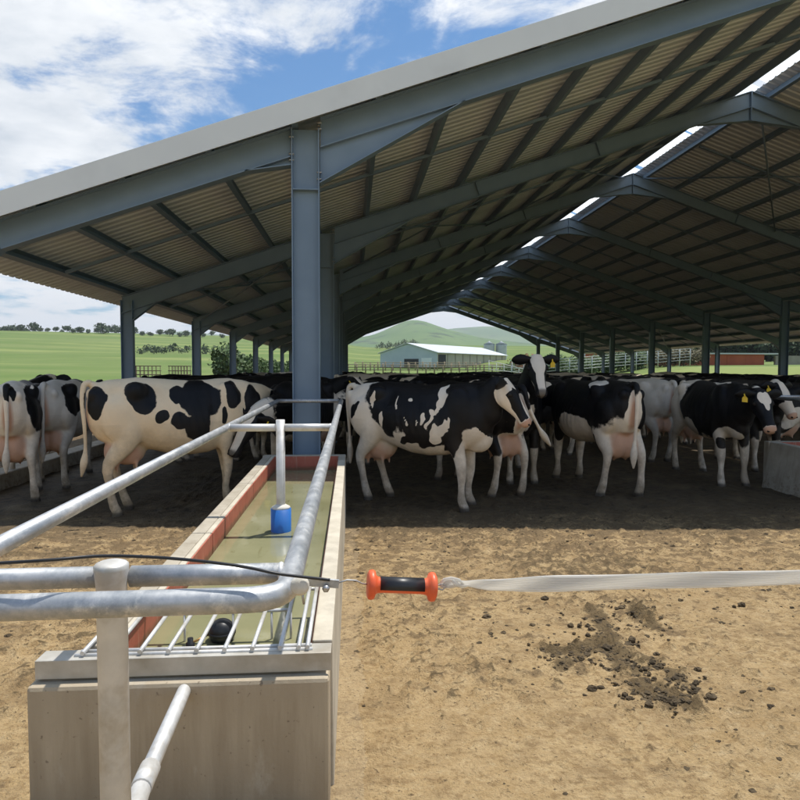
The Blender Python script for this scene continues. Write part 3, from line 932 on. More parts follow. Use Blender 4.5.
def make_rail(label):
    Tm = empty('guard_rail', (-.5, 1.40, 0)); off = Matrix.Translation((.5, -1.40, 0))
    def pp(mb, name, mat, parent=None):
        o = mb.build(name, mat, parent or Tm)
        if parent is None: o.matrix_parent_inverse = off
        return o
    xl, xr, y0, y1, r = -.872, -.130, 1.245, 7.70, .0245
    P = lambda x, y: Vector((x, y, zrail(y)))
    # the loop: front tube, bend, right rail, far bar, left rail
    mb = MB()
    pts = [P(-2.6, y0 - .055)] + bend((P(-1.2, y0 - .02), P(xr, y0), P(xr, 2.5)), None, .085) + [P(xr, 2.0), P(xr, 4)]
    pts += [P(xr, y1)]
    mb.tube(pts, r, 20); pp(mb, 'right_rail', M['galv_new'] if False else M['galv'])
    mb = MB(); mb.tube([P(xl - .0, y1), P(xr - .026, y1)], r * .92, 16); pp(mb, 'far_rail', M['galv'])
    mb = MB(); mb.tube([P(xl, y1 - .027), P(xl, 4.56), P(xl, .2)], r, 20); pp(mb, 'left_rail', M['galv'])
    # cross bars
    mb = MB(); yc = 4.56; mb.tube([P(xl + .02, yc), P(-.5 - .031, yc)], r * 1.08, 16); mb.tube([P(-.5 + .031, yc), P(xr - .02, yc)], r * 1.08, 16)
    pp(mb, 'crossbar', M['galv_new'])
    mb = MB(); yc = 1.40; mb.tube([P(-2.6, yc - .03), P(-.5 - .030, yc)], r * .92, 18); mb.tube([P(-.5 + .030, yc), P(xr - .02, yc)], r * .92, 18)
    pp(mb, 'crossbar', M['galv'])
    for xw, yw, q in ((xl + .022, 4.56, .0), (xr - .022, 4.56, .0), (xr - .024, 1.40, .004)):
        mb = MB(); c_ = P(xw, yw); mb.lathe(c_ - Vector((.006, 0, 0)), (1, 0, 0), [(0, .023 - q), (.002, .0275 - q), (.006, .0288 - q), (.010, .0275 - q), (.012, .023 - q)], 20)
        pp(mb, 'weld_bead', M['galv_new'])
    # posts
    mb = MB(); z = zrail(4.56) + .055
    mb.tube([(-.5, 4.56, .2), (-.5, 4.56, z)], .031, 18); po = pp(mb, 'post', M['galv_new'])
    mb = MB(); mb.tube([(-.5, 4.56, .2), (-.5, 4.56, .615)], .071, 24); sl = mb.build('post_sleeve', M['blue_plastic'], po)
    mb = MB(); mb.lathe((-.5, 4.56, .6152), (0, 0, 1), [(0, .066), (.012, .064), (.022, .045), (.03, .032)], 20); mb.build('mortar_cap', M['plaster'], po)
    mb = MB(); z = zrail(1.38) + .036
    prof = [(-.30, .0305), (z - .05, .0305), (z - .012, .0345), (z - .004, .0345), (z, .031), (z + .003, .024), (z + .004, .001)]
    mb.lathe((-.503, 1.378, 0), (0, 0, 1), prof, 28); po = pp(mb, 'post', M['galv_new'])
    # lower stay from the post to the trough
    a = at(184, 691, Y=2.27); b = at(142, 786, Y=1.74); c = b + (b - a) * .62; c.z = b.z - .10
    mb = MB(); mb.tube([a + (a - b) * .15, a, b], .0235, 16); mb.tube([b - (b - a) * .16, b + (b - a) * .02], .0285, 16); mb.tube([b, b * .6 + c * .4 + Vector((0, 0, .012)), c], .026, 16)
    pp(mb, 'lower_stay', M['galv_new'])
    tag(Tm, label, 'guard rail')
    return Tm
G1 = make_rail('galvanised pipe rail standing on posts around the near drinking trough')

# protective grille over the near end of the trough
def make_grille(label):
    g = empty('trough_grille', (-.5, 2.4, zrim(2.4))); off = Matrix.Translation((.5, -2.4, -zrim(2.4)))
    zz = lambda y: zrim(y) + .0165
    ya, yb = 2.325, 2.72
    def pp(mb, name):
        o = mb.build(name, M['galv_new'], g); o.matrix_parent_inverse = off; return o
    for i in range(9):
        x = -.955 + i * .099; y2 = yb if i < 7 else 2.98
        mb = MB(); mb.tube([(x, ya, zz(ya)), (x, y2, zz(y2))], .0082, 8); pp(mb, 'bar')
    mb = MB(); mb.tube([(-.195, ya, zz(ya)), (-.195, 2.98, zz(2.98))], .0082, 8); pp(mb, 'bar')
    for y, x0, x1 in ((ya + .012, -.985, -.145), (ya + .045, -.975, -.15), (yb, -.96, -.255), (2.97, -.262, -.155)):
        mb = MB(); mb.tube([(x0, y, zz(y) - .0125), (x1, y, zz(y) - .0125)], .0082, 8); pp(mb, 'cross_bar')
    for x in (-.7, -.5, -.34, -.26):  # added uprights standing for reflections of the bars in the water
        mb = MB(); mb.tube([(x, yb, zz(yb) - .014), (x, yb, zz(yb) - .2)], .005, 8); pp(mb, 'reflection_bar')
    tag(g, label, 'grille'); return g
make_grille('galvanised bar grille over the near end of the water trough')

# black float ball and valve
fl = empty('float_valve', at(222, 636, Z=zrim(4.5) - .12))
fp = fl.location.copy()
mb = MB(); mb.ball((0, 0, .018), .056, 14); mb.tube([(0, 0, .012), (0, 0, .024)], .0575, 24); mb.build('float_ball', M['black_plastic'], fl)
mb = MB(); mb.tube([(-.045, -.02, .02), (-.105, -.08, .008)], .005, 8); mb.build('float_arm', M['brass'], fl)
mb = MB(); mb.lathe((-.11, -.085, -.02), (0, 0, 1), [(0, .018), (.03, .018), (.032, .012), (.05, .012)], 12); mb.build('valve_body', M['black_plastic'], fl)
tag(fl, 'black ball float valve floating under the bar grille in the near trough', 'float valve')

# copies for the second trough at the right
T2 = copy_tree(T1); T2.location = (-.5 + 6.63, 2.32 + 1.06, 0)
tag(T2, 'second concrete trough at the right edge beside the black cow with the heart blaze', 'water trough')
w2 = W1.copy(); COL.objects.link(w2); w2.location = (6.63, 1.06, 0); tag(w2, 'water standing in the second trough at the right edge', 'water', None, 'structure')
G2 = copy_tree(G1); G2.location = (-.5 + 6.63, 1.40 + 1.0, 0)
tag(G2, 'galvanised pipe rail around the second trough at the right edge', 'guard rail')
for ch in list(G2.children):
    if ch.name.startswith('lower_stay'): pass

# electric fence: cable, bracket, gate handle, tape
pts = [at(x, y, Y=Y) for x, y, Y in ((-150, 571, 1.24), (0, 563, 1.235), (50, 560, 1.235), (100, 556, 1.27), (150, 557, 1.27), (200, 561, 1.25), (245, 567, 1.24), (280, 574, 1.235), (322, 579, 1.26), (330, 580, 1.262))]
sp = []
V3 = [Vector(p) for p in pts]
for i in range(len(V3) - 1):
    a, b, c, d = V3[max(i - 1, 0)], V3[i], V3[i + 1], V3[min(i + 2, len(V3) - 1)]
    for k in range(6):
        t = k / 6
        sp.append(.5 * (2 * b + (c - a) * t + (2 * a - 5 * b + 4 * c - d) * t * t + (3 * b - a - 3 * c + d) * t ** 3))
sp.append(V3[-1])
mb = MB(); mb.tube(sp, .0032, 8)
tag(mb.build('fence_cable', M['black_plastic']), 'thin black insulated cable running along the near top rails', 'cable')
br = empty('gate_anchor', at(318, 584, Y=1.27))
b0 = br.location.copy()
def rel(px, py, Y=1.27): return at(px, py, Y=Y) - b0
mb = MB(); mb.lathe(rel(300, 585, 1.262), (0, -1, 0), [(-.008, .014), (.0, .0185), (.008, .0185), (.014, .013), (.016, .002)], 20); mb.build('insulator', M['plaster'], br)
mb = MB(); a, b = rel(303, 581), rel(339, 584); mb.beam(a, b, .006, .017, (0, 0, 1)); mb.build('plate', M['galv'], br, .001)
for px, py in ((326, 588), (302, 590)):
    mb = MB(); c = rel(px, py, 1.262); mb.lathe(c, (0, -1, 0), [(0, .0075), (.006, .0075), (.007, .004), (.011, .004)], 6); mb.build('bolt', M['bolt'], br)
mb = MB(); mb.tube([rel(302, 592, 1.262), rel(304, 604, 1.264)], .0025, 6); mb.build('bolt_shank', M['bolt'], br)
tag(br, 'small galvanised gate anchor with white insulator on the corner of the near rail', 'anchor')

hd = empty('fence_gate_grip', at(401, 586, Y=1.30)); h0 = hd.location.copy()
pa, pb = at(367, 584.5, Y=1.296) - h0, at(436, 587, Y=1.306) - h0
ax = (pb - pa).normalized(); L = (pb - pa).length
mb = MB()
prof = [(0, .008), (.001, .024), (.004, .029), (.010, .030), (.015, .028), (.018, .019), (.022, .0165), (.030, .0155), (L - .030, .0155), (L - .022, .0165), (L - .018, .019), (L - .015, .028), (L - .010, .030), (L - .004, .029), (L - .001, .024), (L, .008)]
mb.lathe(pa, ax, prof, 28); mb.build('grip', M['orange_plastic'], hd)
# dark sleeve on the upper side of the grip
mb = MB(); vs = []; fs = []
u = Vector((0, 0, 1)); u = (u - ax * u.dot(ax)).normalized(); w = ax.cross(u)
for i in range(2):
    for k in range(15):
        a = math.pi * (-.10 + .72 * k / 14)
        for rr in (.0160, .0172): vs.append(pa + ax * (.026 if i == 0 else L - .026) + (w * math.cos(a) + u * math.sin(a)) * rr)
for k in range(14):
    i0 = k * 2; j0 = 30 + k * 2
    fs += [(i0 + 1, i0 + 3, j0 + 3, j0 + 1), (i0, j0, j0 + 2, i0 + 2), (i0, i0 + 2, i0 + 3, i0 + 1), (j0, j0 + 1, j0 + 3, j0 + 2)]
mb.add(vs, fs, True); mb.build('dark_sleeve', M['black_plastic'], hd)
mb = MB(); mb.tube([at(338, 583, Y=1.272) - h0, at(347, 580, Y=1.28) - h0, at(356, 580.5, Y=1.285) - h0, at(362, 583.5, Y=1.293) - h0, pa + ax * .004], .0016, 8); mb.build('hook_wire', M['galv'], hd)
mb = MB()
lp = [pb - ax * .003, pb + ax * .006 + u * .005, pb + ax * .014 + u * .007, pb + ax * .022 + u * .002, pb + ax * .014 - u * .006, pb + ax * .006 - u * .004, pb - ax * .003]
mb.tube(lp, .0016, 8); mb.build('end_loop', M['bolt'], hd)
tag(hd, 'orange electric fence gate handle with a dark grip hooked to the near rail', 'gate handle')

# polytape
def pix(P):
    d = Vector(P) - Vector((0, 0, CAM_H)); z = d.dot(fwd)
    return 400 + F * d.dot(right) / z, 400 - F * d.dot(up) / z
def ribbon(rows, th=.0006):
    """rows: (px, y_top, y_bot, Y, twist)"""
    mb = MB(); n = 6
    me_v = []; fs = []; uv = []
    dense = []
    for i in range(len(rows) - 1):
        for k in range(8):
            t = k / 8; dense.append(tuple(a + (b - a) * t for a, b in zip(rows[i], rows[i + 1])))
    dense.append(rows[-1])
    for i, (px, yt, yb, Y, tw) in enumerate(dense):
        for j in range(n + 1):
            s = j / n
            p = at(px, yt + (yb - yt) * s, Y=Y)
            p.y += tw * (s - .5) + .003 * math.sin(i * .37 + s * 3)
            me_v.append(p); uv.append((i * .1, s))
    for i in range(len(dense) - 1):
        for j in range(n):
            q = i * (n + 1) + j; fs.append((q, q + 1, q + n + 2, q + n + 1))
    mb.add(me_v, fs, True)
    me = mb.mesh('tape'); ul = me.uv_layers.new(name='UVMap')
    for l in me.loops: ul.data[l.index].uv = uv[l.vertex_index]
    o = link('fence_tape', me, M['tape'])
    s_ = o.modifiers.new('thickness', 'SOLIDIFY'); s_.thickness = th
    return o
tp = empty('fence_tape', at(440, 583, Y=1.31)); tp0 = tp.location.copy()
rb = ribbon([(444, 578.5, 584.5, 1.312, .0), (452, 578.5, 586, 1.312, .005), (466, 580, 587, 1.316, .01), (490, 579, 591, 1.322, .008), (520, 577, 592.5, 1.33, .004), (560, 575.5, 591.5, 1.34, .0), (640, 573.5, 589.5, 1.36, .0), (720, 571.5, 587.3, 1.38, .003), (800, 569.5, 585, 1.40, .0), (900, 567, 582, 1.43, .0), (*(lambda a: (a[0], a[1] - 5, a[1] + 5))(pix((5.735, 2.30, 1.165))), 2.30, .0)])
rb.name = 'ribbon'; rb.parent = tp; rb.matrix_parent_inverse = Matrix.Translation(-tp0)
mb = MB(); q = [at(x, y, Y=1.308) - tp0 for x, y in ((441, 583.5), (444, 579.5), (451, 578), (459, 580), (463, 584), (457, 585.5), (449, 587), (442, 586.5), (440.5, 584))]
mb.tube(q, .0034, 8); mb.build('knot', M['tape'], tp)
mb = MB(); q = [at(x, y, Y=1.306) - tp0 for x, y in ((452, 580), (456, 584), (462, 586.5), (470, 585))]
mb.tube(q, [.004, .0045, .004, .002], 8); mb.build('knot', M['tape'], tp)
tag(tp, 'pale woven electric fence tape stretched to the right from the orange handle', 'fence tape')

# ------------------------------------------------------------------ cows: the front row, each with its own markings
def W(px, py, Y): return at(px, py, Y=Y)

def stand(label, loc, heading, poll_w=None, hd_w=None, **kw):
    loc = (loc[0], loc[1], 0)
    sc_ = kw.get('scale', (1, 1, 1))
    if poll_w is not None:
        q = loc2(loc, heading, poll_w); kw['poll'] = tuple(a / b for a, b in zip(q, sc_))
        a = R(heading); x, y, z = hd_w
        kw['hd'] = (x * math.cos(a) + y * math.sin(a), -x * math.sin(a) + y * math.cos(a), z)
    return cow(label, loc, heading, **kw)

# far left, seen from behind with a full udder
stand('leftmost cow seen from behind with a full pink udder', (-4.22, 8.52), 110, poll_w=W(50, 376, 9.9), hd_w=(-.6, .35, -.6), tagged=(1,), udder=1.12,
      ops=[(1, (-.35, .30, 1.12), (.50, .20, .36)), (1, (-.45, -.28, 1.16), (.42, .20, .36)), (1, (-.96, 0, 1.34), (.12, .07, .16)), (1, (.9, 0, 1.2), (.5, .5, .5)), (1, (.3, 0, 1.3), (.5, .5, .25)), (-1, (-.55, 0, 1.44), (.3, .10, .1)), (-1, (-.7, -.2, 1.42), (.3, .06, .1))],
      legs=[(0, 0), (.05, 0), (.0, .06), (-.05, -.07)])
stand('greyish white cow seen from behind between the leftmost cow and the cream cow', (-4.02, 9.35), 100, mat='hide_grey', udder=.95,
      ops=[(1, (-.45, .27, 1.12), (.30, .2, .36)), (1, (-.52, -.25, 1.22), (.26, .16, .27)), (1, (.25, .2, 1.25), (.25, .3, .3)), (1, (.9, 0, 1.2), (.4, .4, .4))],
      poll=(1.3, .3, 1.25), hd=(.6, .3, -.7))
# the big cream cow at the left
stand('cream cow with scattered black patches standing side on left of the trough', (-2.05, 7.48), 27, scale=(.90, 1.0, 1.035), mat='hide_tan', udder=.86, poll_w=W(272, 391, 8.45), hd_w=(.75, .35, -.6),
      legs=[(.04, 0), (-.06, 0), (.16, 0), (-.02, 0)], voxel=.019,
      tail=[(-.90, 0, 1.385), (-.975, -.02, 1.36), (-1.0, -.06, 1.18), (-.985, -.08, .95), (-.98, -.08, .72), (-1.0, -.09, .58), (-1.03, -.10, .44)],
      ops=[(1, (-.88, -.12, 1.20), (.13, .2, .17)), (1, (-.38, -.2, 1.24), (.17, .22, .17)), (1, (-.18, -.3, 1.06), (.055, .2, .075)),
           (1, (.30, -.2, 1.22), (.25, .4, .22)), (1, (.24, -.2, .92), (.20, .3, .18)), (1, (.02, -.3, .99), (.13, .2, .10)), (1, (.04, -.25, 1.26), (.12, .25, .10)),
           (1, (.72, -.2, 1.27), (.11, .2, .15)), (1, (.60, -.25, 1.04), (.05, .2, .11)), (1, (.78, -.2, .81), (.035, .2, .06)), (1, (1.02, -.1, 1.10), (.17, .35, .26))])
stand('black cow bending its white blazed face down beside the left trough rim', (-.66, 9.22), -106, poll_w=W(252, 414, 7.62), hd_w=(-.40, -.36, -.86), roll=-.75, tagged=(1,), neck_low=.1,
      ops=[(1, (0, 0, 1.1), (1.3, .7, .75)), (-1, (-.62, .28, .98), (.20, .2, .24)), (-1, (.6, 0, .62), (.5, .3, .16))],
      hops=[(-1, (.05, 0, .03), (.12, .055, .1)), (-1, (.30, -.01, .02), (.28, .050, .1)), (-1, (.12, .1, -.24), (.3, .2, .07))])
# the main cow to the right of the column
stand('black and white cow standing side on right of the steel column with its neck stretched', (.74, 7.62), -34, poll_w=W(508, 381, 6.92), hd_w=(.50, -.22, -.84), tagged=(), muzzle='pink', voxel=.017, warp=1.5,
      scale=(.95, .97, 1.0), legs=[(-.05, .02), (.02, -.01), (.18, 0), (.06, 0)], neck_low=-.02,
      ops=[(1, (-.02, 0, 1.20), (.60, .6, .40)), (1, (.85, 0, 1.24), (.62, .5, .42)), (1, (.60, -.25, .86), (.13, .2, .26)), (1, (.30, -.3, .92), (.30, .3, .20)),
           (-1, (.46, -.2, 1.33), (.06, .3, .15)), (-1, (.41, -.2, 1.18), (.025, .3, .09)), (-1, (.52, -.28, .96), (.06, .2, .11)), (-1, (.44, -.28, .88), (.05, .2, .10)), (-1, (.60, -.28, 1.02), (.025, .2, .07)), (-1, (.18, -.3, 1.02), (.012, .2, .05)), (-1, (.05, -.3, 1.0), (.012, .2, .05)), (-1, (-.15, -.3, 1.2), (.018, .2, .04)), (-1, (.36, -.28, 1.02), (.02, .2, .07)), (-1, (-.30, -.3, 1.05), (.035, .2, .10)), (-1, (-.45, -.25, 1.22), (.025, .2, .06)), (-1, (.28, -.3, 1.02), (.035, .2, .06)), (-1, (.36, -.3, 1.12), (.03, .2, .04)), (-1, (.12, -.3, 1.22), (.022, .2, .04)), (-1, (.98, 0, .83), (.34, .3, .17)), (-1, (.1, 0, .62), (.6, .4, .15)),
           (1, (.1, -.3, .78), (.10, .2, .06)), (1, (-.72, -.2, 1.12), (.05, .2, .08))],
      hops=[(-1, (.0, .0, .02), (.13, .085, .10)), (-1, (.16, -.10, -.16), (.16, .08, .075)), (-1, (.40, .0, -.02), (.22, .04, .10)), (-1, (.36, 0, -.15), (.3, .14, .05)), (-1, (.07, -.10, -.05), (.05, .05, .10))])
stand('cow behind the main cow showing white hind legs and a swishing pale tail', (1.66, 8.52), 113, udder=1.0,
      ops=[(1, (.1, 0, 1.2), (1.25, .6, .62)), (-1, (-.85, -.13, 1.02), (.3, .14, .36)), (-1, (.1, .3, .68), (.5, .3, .22)), (1, (-.62, .25, .85), (.3, .13, .36))],
      tail=[(-.90, 0, 1.385), (-.985, 0, 1.36), (-1.03, -.02, 1.20), (-1.05, -.08, 1.05), (-1.06, -.17, .90), (-1.06, -.26, .78), (-1.06, -.36, .66)],
      poll=(1.35, .2, 1.25), hd=(.7, .2, -.7), legs=[(0, 0), (0, 0), (0, .04), (-.06, -.03)])
stand('cow with a broad white face raised towards us and a yellow ear tag', (2.42, 9.50), -96, poll_w=W(537, 357, 8.05), hd_w=(-.02, -.58, -.80), tagged=(1,), muzzle='dark', voxel=.019, scale=(1.03, 1.03, 1.03),
      ops=[(1, (0, 0, 1.1), (1.4, .8, .8)), (-1, (1.0, -.02, 1.05), (.25, .10, .30))],
      hops=[(-1, (.06, 0, .05), (.22, .098, .14)), (-1, (.34, 0, 0), (.26, .05, .14)), (-1, (.4, 0, -.15), (.2, .12, .08))])
stand('big black cow seen from behind with a white belly and hanging pink udder', (3.24, 8.46), 98, udder=1.12, voxel=.018, scale=(1.0, 1.05, 1.02), poll=(1.32, .16, 1.20), hd=(.6, .45, -.6), tagged=(1,),
      ops=[(1, (.1, 0, 1.24), (1.3, .7, .50)), (1, (-.85, -.22, 1.08), (.2, .16, .38)), (1, (-.60, .27, 1.16), (.34, .16, .25)), (-1, (-.30, .20, 1.43), (.30, .10, .09)), (-1, (-.05, .35, .72), (.42, .3, .26)), (-1, (-.95, 0, .90), (.20, .10, .48)), (-1, (-.6, -.1, .65), (.3, .2, .25)), (-1, (-.55, .25, .60), (.25, .2, .25)), (1, (-.52, .28, .70), (.05, .2, .10)), (1, (-.35, .3, .92), (.04, .2, .07)), (1, (.55, .25, .72), (.12, .2, .22))],
      legs=[(.03, 0), (0, 0), (.05, .05), (-.06, -.06)])
stand('mostly white cow turned away behind the cow with the heart blaze', (5.12, 11.35), 103, mat='hide_grey', udder=.9,
      ops=[(1, (.1, .3, 1.15), (.32, .2, .32)), (1, (-.20, .3, .92), (.10, .2, .10)), (1, (.8, 0, 1.2), (.4, .5, .5))])
stand('black cow with a white heart shaped blaze facing us by the right trough', (5.22, 9.12), -95, poll_w=W(762, 392, 7.72), hd_w=(-.03, -.52, -.85), muzzle='pink', voxel=.018, neck_low=.05, tagged=(0,), udder=.85,
      ops=[(1, (.42, 0, 1.18), (.80, .7, .56)), (1, (.9, 0, 1.0), (.5, .4, .5)), (-1, (.05, -.34, .72), (.22, .2, .18)), (-1, (.84, -.12, .66), (.25, .2, .14)), (-1, (.50, -.05, 1.43), (.35, .03, .06)), (1, (.76, -.2, .60), (.06, .1, .08)), (-1, (-.9, 0, 1.1), (.4, .6, .6))],
      hops=[(-1, (.09, .035, .04), (.085, .05, .12)), (-1, (.09, -.035, .04), (.085, .05, .12)), (-1, (.17, 0, .04), (.10, .035, .12))], legs=[(-.02, .02), (.03, 0), (.05, .03), (-.1, 0)])
stand('cow with a pale face and pink nose at the far right edge behind the trough', (6.55, 10.35), -98, poll_w=W(781, 384, 9.0), hd_w=(.12, -.5, -.83), muzzle='pink', tagged=(0,),
      ops=[(1, (0, 0, 1.1), (1.3, .7, .8)), (-1, (.3, -.3, 1.2), (.2, .2, .3))],
      hops=[(-1, (.26, 0, .02), (.40, .07, .14)), (-1, (.42, 0, -.08), (.2, .12, .14))])

# the crowd behind: eight patterns, copied
protos = []
herd_ops = []
hr = random.Random(5)
for i in range(8):
    ops = [(1, (0, 0, 1.15), (1.3, .7, .75))] if i % 4 != 3 else [(1, (.85, 0, 1.2), (.5, .5, .5))]
    for k in range(6):
        s = -1 if i % 4 != 3 else 1
        ops.append((s, (hr.uniform(-.8, .8), hr.choice((-.25, 0, .25)), hr.uniform(.75, 1.45)), (hr.uniform(.1, .34), hr.uniform(.1, .28), hr.uniform(.08, .26))))
    hx = hr.uniform(1.25, 1.5); hy = hr.uniform(-.45, .45); hz = hr.choice((1.40, 1.32, 1.15, 1.0))
    hops = [(-1, (hr.uniform(.05, .25), 0, .04), (hr.uniform(.1, .3), hr.uniform(.03, .07), .12))]
    me, tg = cow_mesh(poll=(hx, hy, hz), hd=(.7, hy * .8, -.75), ops=ops, hops=hops, voxel=.030, muzzle=hr.choice(('dark', 'pink')), legs=[(hr.uniform(-.1, .1), hr.uniform(-.03, .03)) for _ in range(4)])
    protos.append((me, tg))
placed = [(-4.4, 8.9), (-3.9, 9.8), (-2.1, 7.6), (-.6, 9.2), (.8, 7.7), (1.7, 8.9), (2.6, 9.9), (3.3, 8.7), (5.1, 11.3), (5, 9.1), (6.5, 10.4), (-4.6, 9.9), (1.3, 9.9), (3.2, 10.2)]
spots = []
tries = 0
cols_xy = [(x, fy(k)) for k in range(NF) for x in (XA, XB)]
while len(spots) < 105 and tries < 40000:
    tries += 1
    Y = 10.2 + 24 * hr.random() ** 1.25
    X = hr.uniform(-3.9, min(16.5, .74 * Y + 1.0))
    if any((X - a) ** 2 + (Y - b) ** 2 < 1.05 ** 2 for a, b in spots): continue
    if any((X - a) ** 2 + (Y - b) ** 2 < 1.30 ** 2 for a, b in placed): continue
    if any((X - a) ** 2 + (Y - b) ** 2 < .75 ** 2 for a, b in cols_xy): continue
    spots.append((X, Y))
first = {}
for X, Y in spots:
    i = hr.randrange(8); me, tg = protos[i]
    if i in first:
        o = copy_tree(first[i])
    else:
        o = link('cow', me, M['hide']); first[i] = o
        tag(o, 'black and white cow standing half hidden in the crowded herd inside the shed', 'cow', 'cows of the crowded herd inside the shed')
        if i % 2 == 0: ear_tag(o, tg[0])
    o.location = (X, Y, -.005)
    o.rotation_euler = (0, 0, R(hr.choice((0, 180, 20, 200, -20, 160, 90, -90, 60, -60)) + hr.uniform(-15, 15)))
    s = hr.uniform(.95, 1.03); o.scale = (s, s, s)

# ------------------------------------------------------------------ ground
def ss(t): t = max(0., min(1., t)); return t * t * (3 - 2 * t)

# fine yard around the camera and the front row
gx = np.concatenate([np.arange(-7, -2.2, .12), np.arange(-2.2, 3.6, .028), np.arange(3.6, 9.01, .09)])
gy = np.concatenate([np.arange(.2, 1.0, .08), np.arange(1.0, 4.2, .026), np.arange(4.2, 7.5, .05), np.arange(7.5, 14.01, .16)])
SEG = []
for a_, b_ in (((545, 655), (598, 648)), ((598, 648), (628, 668)), ((628, 668), (645, 694)), ((645, 694), (664, 704)), ((650, 664), (692, 690)), ((600, 640), (626, 656)), ((592, 610), (612, 640)), ((628, 606), (656, 630)), ((556, 668), (580, 660)), ((668, 690), (690, 708))):
    SEG.append((at(*a_, Z=0), at(*b_, Z=0)))
def dung_at(x, y):
    if not (.3 < x < 3 and 2 < y < 5): return 0.
    best = 9; q = Vector((x, y, 0))
    for a_, b_ in SEG:
        d_ = b_ - a_; t_ = max(0, min(1, (q - a_).dot(d_) / d_.length_squared)); best = min(best, (q - a_ - d_ * t_).length)
    return max(0., 1 - best / .15) * (.75 + .5 * noise.noise((x * 9, y * 9, 1)))
vs = []; nx = len(gx); dungv = []
for y in gy:
    for x in gx:
        e = min(1., (x + 7) / .8, (9 - x) / .8, (y - .2) / .5, (14 - y) / 1.5)
        ins = ss((y - 5.6) / 1.6)
        a = noise.noise((x * 1.1, y * 1.1, 0)) * .010 + noise.noise((x * 4, y * 4, 3)) * .007
        b = noise.noise((x * 13, y * 13, 5)); c_ = noise.noise((x * 31, y * 31, 9))
        crumb = max(0, b - .12) * .026 + max(0, c_ - .1) * .014
        amp = .6 + .5 * ss((y - 2.2) / 2.5)
        z = .004 + a * (.5 + .6 * ins) + crumb * amp + ins * .016 * noise.noise((x * 6, y * 6, 12))
        dv = dung_at(x, y); dungv.append(dv); z += max(0, dv - .15) * (.008 + .075 * max(0, b + .1) + .055 * max(0, c_))
        cm = ss((.55 * b + .55 * c_ + .55 * noise.noise((x * .9 + 7, y * .9, 4)) + .10 * min(y, 6) - .52) / .22)
        z += cm * (.010 + .012 * max(0, c_ + .3)) * (1 - .5 * ins); dungv[-1] = max(dv, cm * (.50 + .22 * noise.noise((x * 21, y * 21, 2))))
        if -.25 < x < .06 and y < 7: z = .002 + z * .25
        vs.append((x, y, max(z, -.004) * e - .012 * (1 - e)))
va_ = np.array(vs); pr = random.Random(3)
for _ in range(420):                               # hoof prints pressed into the dirt
    hx_, hy_ = pr.uniform(-3, 5), pr.uniform(1.6, 9.5) if pr.random() < .3 else pr.uniform(3.6, 9.5)
    if -1.3 < hx_ < .2 and hy_ < 7.6: continue
    th_ = pr.uniform(-.9, .9) + math.pi / 2; rr_ = pr.uniform(.05, .07)
    ix = np.where((np.abs(va_[:, 0] - hx_) < .2) & (np.abs(va_[:, 1] - hy_) < .2))[0]
    dx_, dy_ = va_[ix, 0] - hx_, va_[ix, 1] - hy_
    u_ = dx_ * math.cos(th_) + dy_ * math.sin(th_); w_ = -dx_ * math.sin(th_) + dy_ * math.cos(th_)
    q_ = np.sqrt((u_ / (rr_ * 1.25)) ** 2 + (w_ / rr_) ** 2)
    dp = pr.uniform(.008, .02)
    va_[ix, 2] += -dp * np.clip(1.15 - q_, 0, 1) + dp * .55 * np.exp(-((q_ - 1.3) / .22) ** 2)
va_[:, 2] = np.maximum(va_[:, 2], -.0045 * (va_[:, 2] > -.012) - .012 * (va_[:, 2] <= -.012))
vs = [tuple(p) for p in va_]
fs = [(j * nx + i, j * nx + i + 1, (j + 1) * nx + i + 1, (j + 1) * nx + i) for j in range(len(gy) - 1) for i in range(nx - 1)]
mb = MB(); mb.add(vs, fs, True)
yo = mb.build('yard', M['yard']); ya_ = yo.data.attributes.new('dung', 'FLOAT', 'POINT'); ya_.data.foreach_set('value', dungv)
tag(yo, 'tan trampled dirt yard in front of the shed', 'ground', None, 'structure')
mb = MB(); mb.box((-30, -25, -.4), (26, 66, -.006))
tag(mb.build('ground', M['yard']), 'muddy ground under and around the shed', 'ground', None, 'structure')

# clods of dung and dirt
def clod(mb, x, y, r, z=0.0):
    vs = []; ph = random.random() * 9
    n, mm = (5, 8) if r > .012 else (4, 6)
    r = min(r, .026)
    fl = random.uniform(.45, .8)
    for i in range(n + 1):
        th = math.pi * i / n
        for k in range(mm):
            a = 2 * math.pi * k / mm + ph
            q = r * (1 + .55 * noise.noise((x * 9 + 3 * math.cos(a) + ph, y * 9 + 3 * math.sin(a), th * 2)))
            vs.append((x + q * math.sin(th) * math.cos(a) * 1.15, y + q * math.sin(th) * math.sin(a), z + q * fl * math.cos(th) + r * .2))
    fs = [(i * mm + k, (i + 1) * mm + k, (i + 1) * mm + (k + 1) % mm, i * mm + (k + 1) % mm) for i in range(n) for k in range(mm)]
    mb.add(vs, fs, False)
random.seed(21)
mb = MB()
for _ in range(4200):
    Y = 1.9 + 5.2 * random.random() ** .8; X = random.uniform(-3.2, 5.2)
    if -1.15 < X < .02 and Y > 2.1: continue
    d = noise.noise((X * 1.3, Y * 1.3, 2)) + .05 * Y
    if random.random() > .25 + d * 1.3: continue
    clod(mb, X, Y, abs(random.gauss(0, .0055)) * (1.9 if random.random() < .03 else 1) + .002 + .0011 * Y)
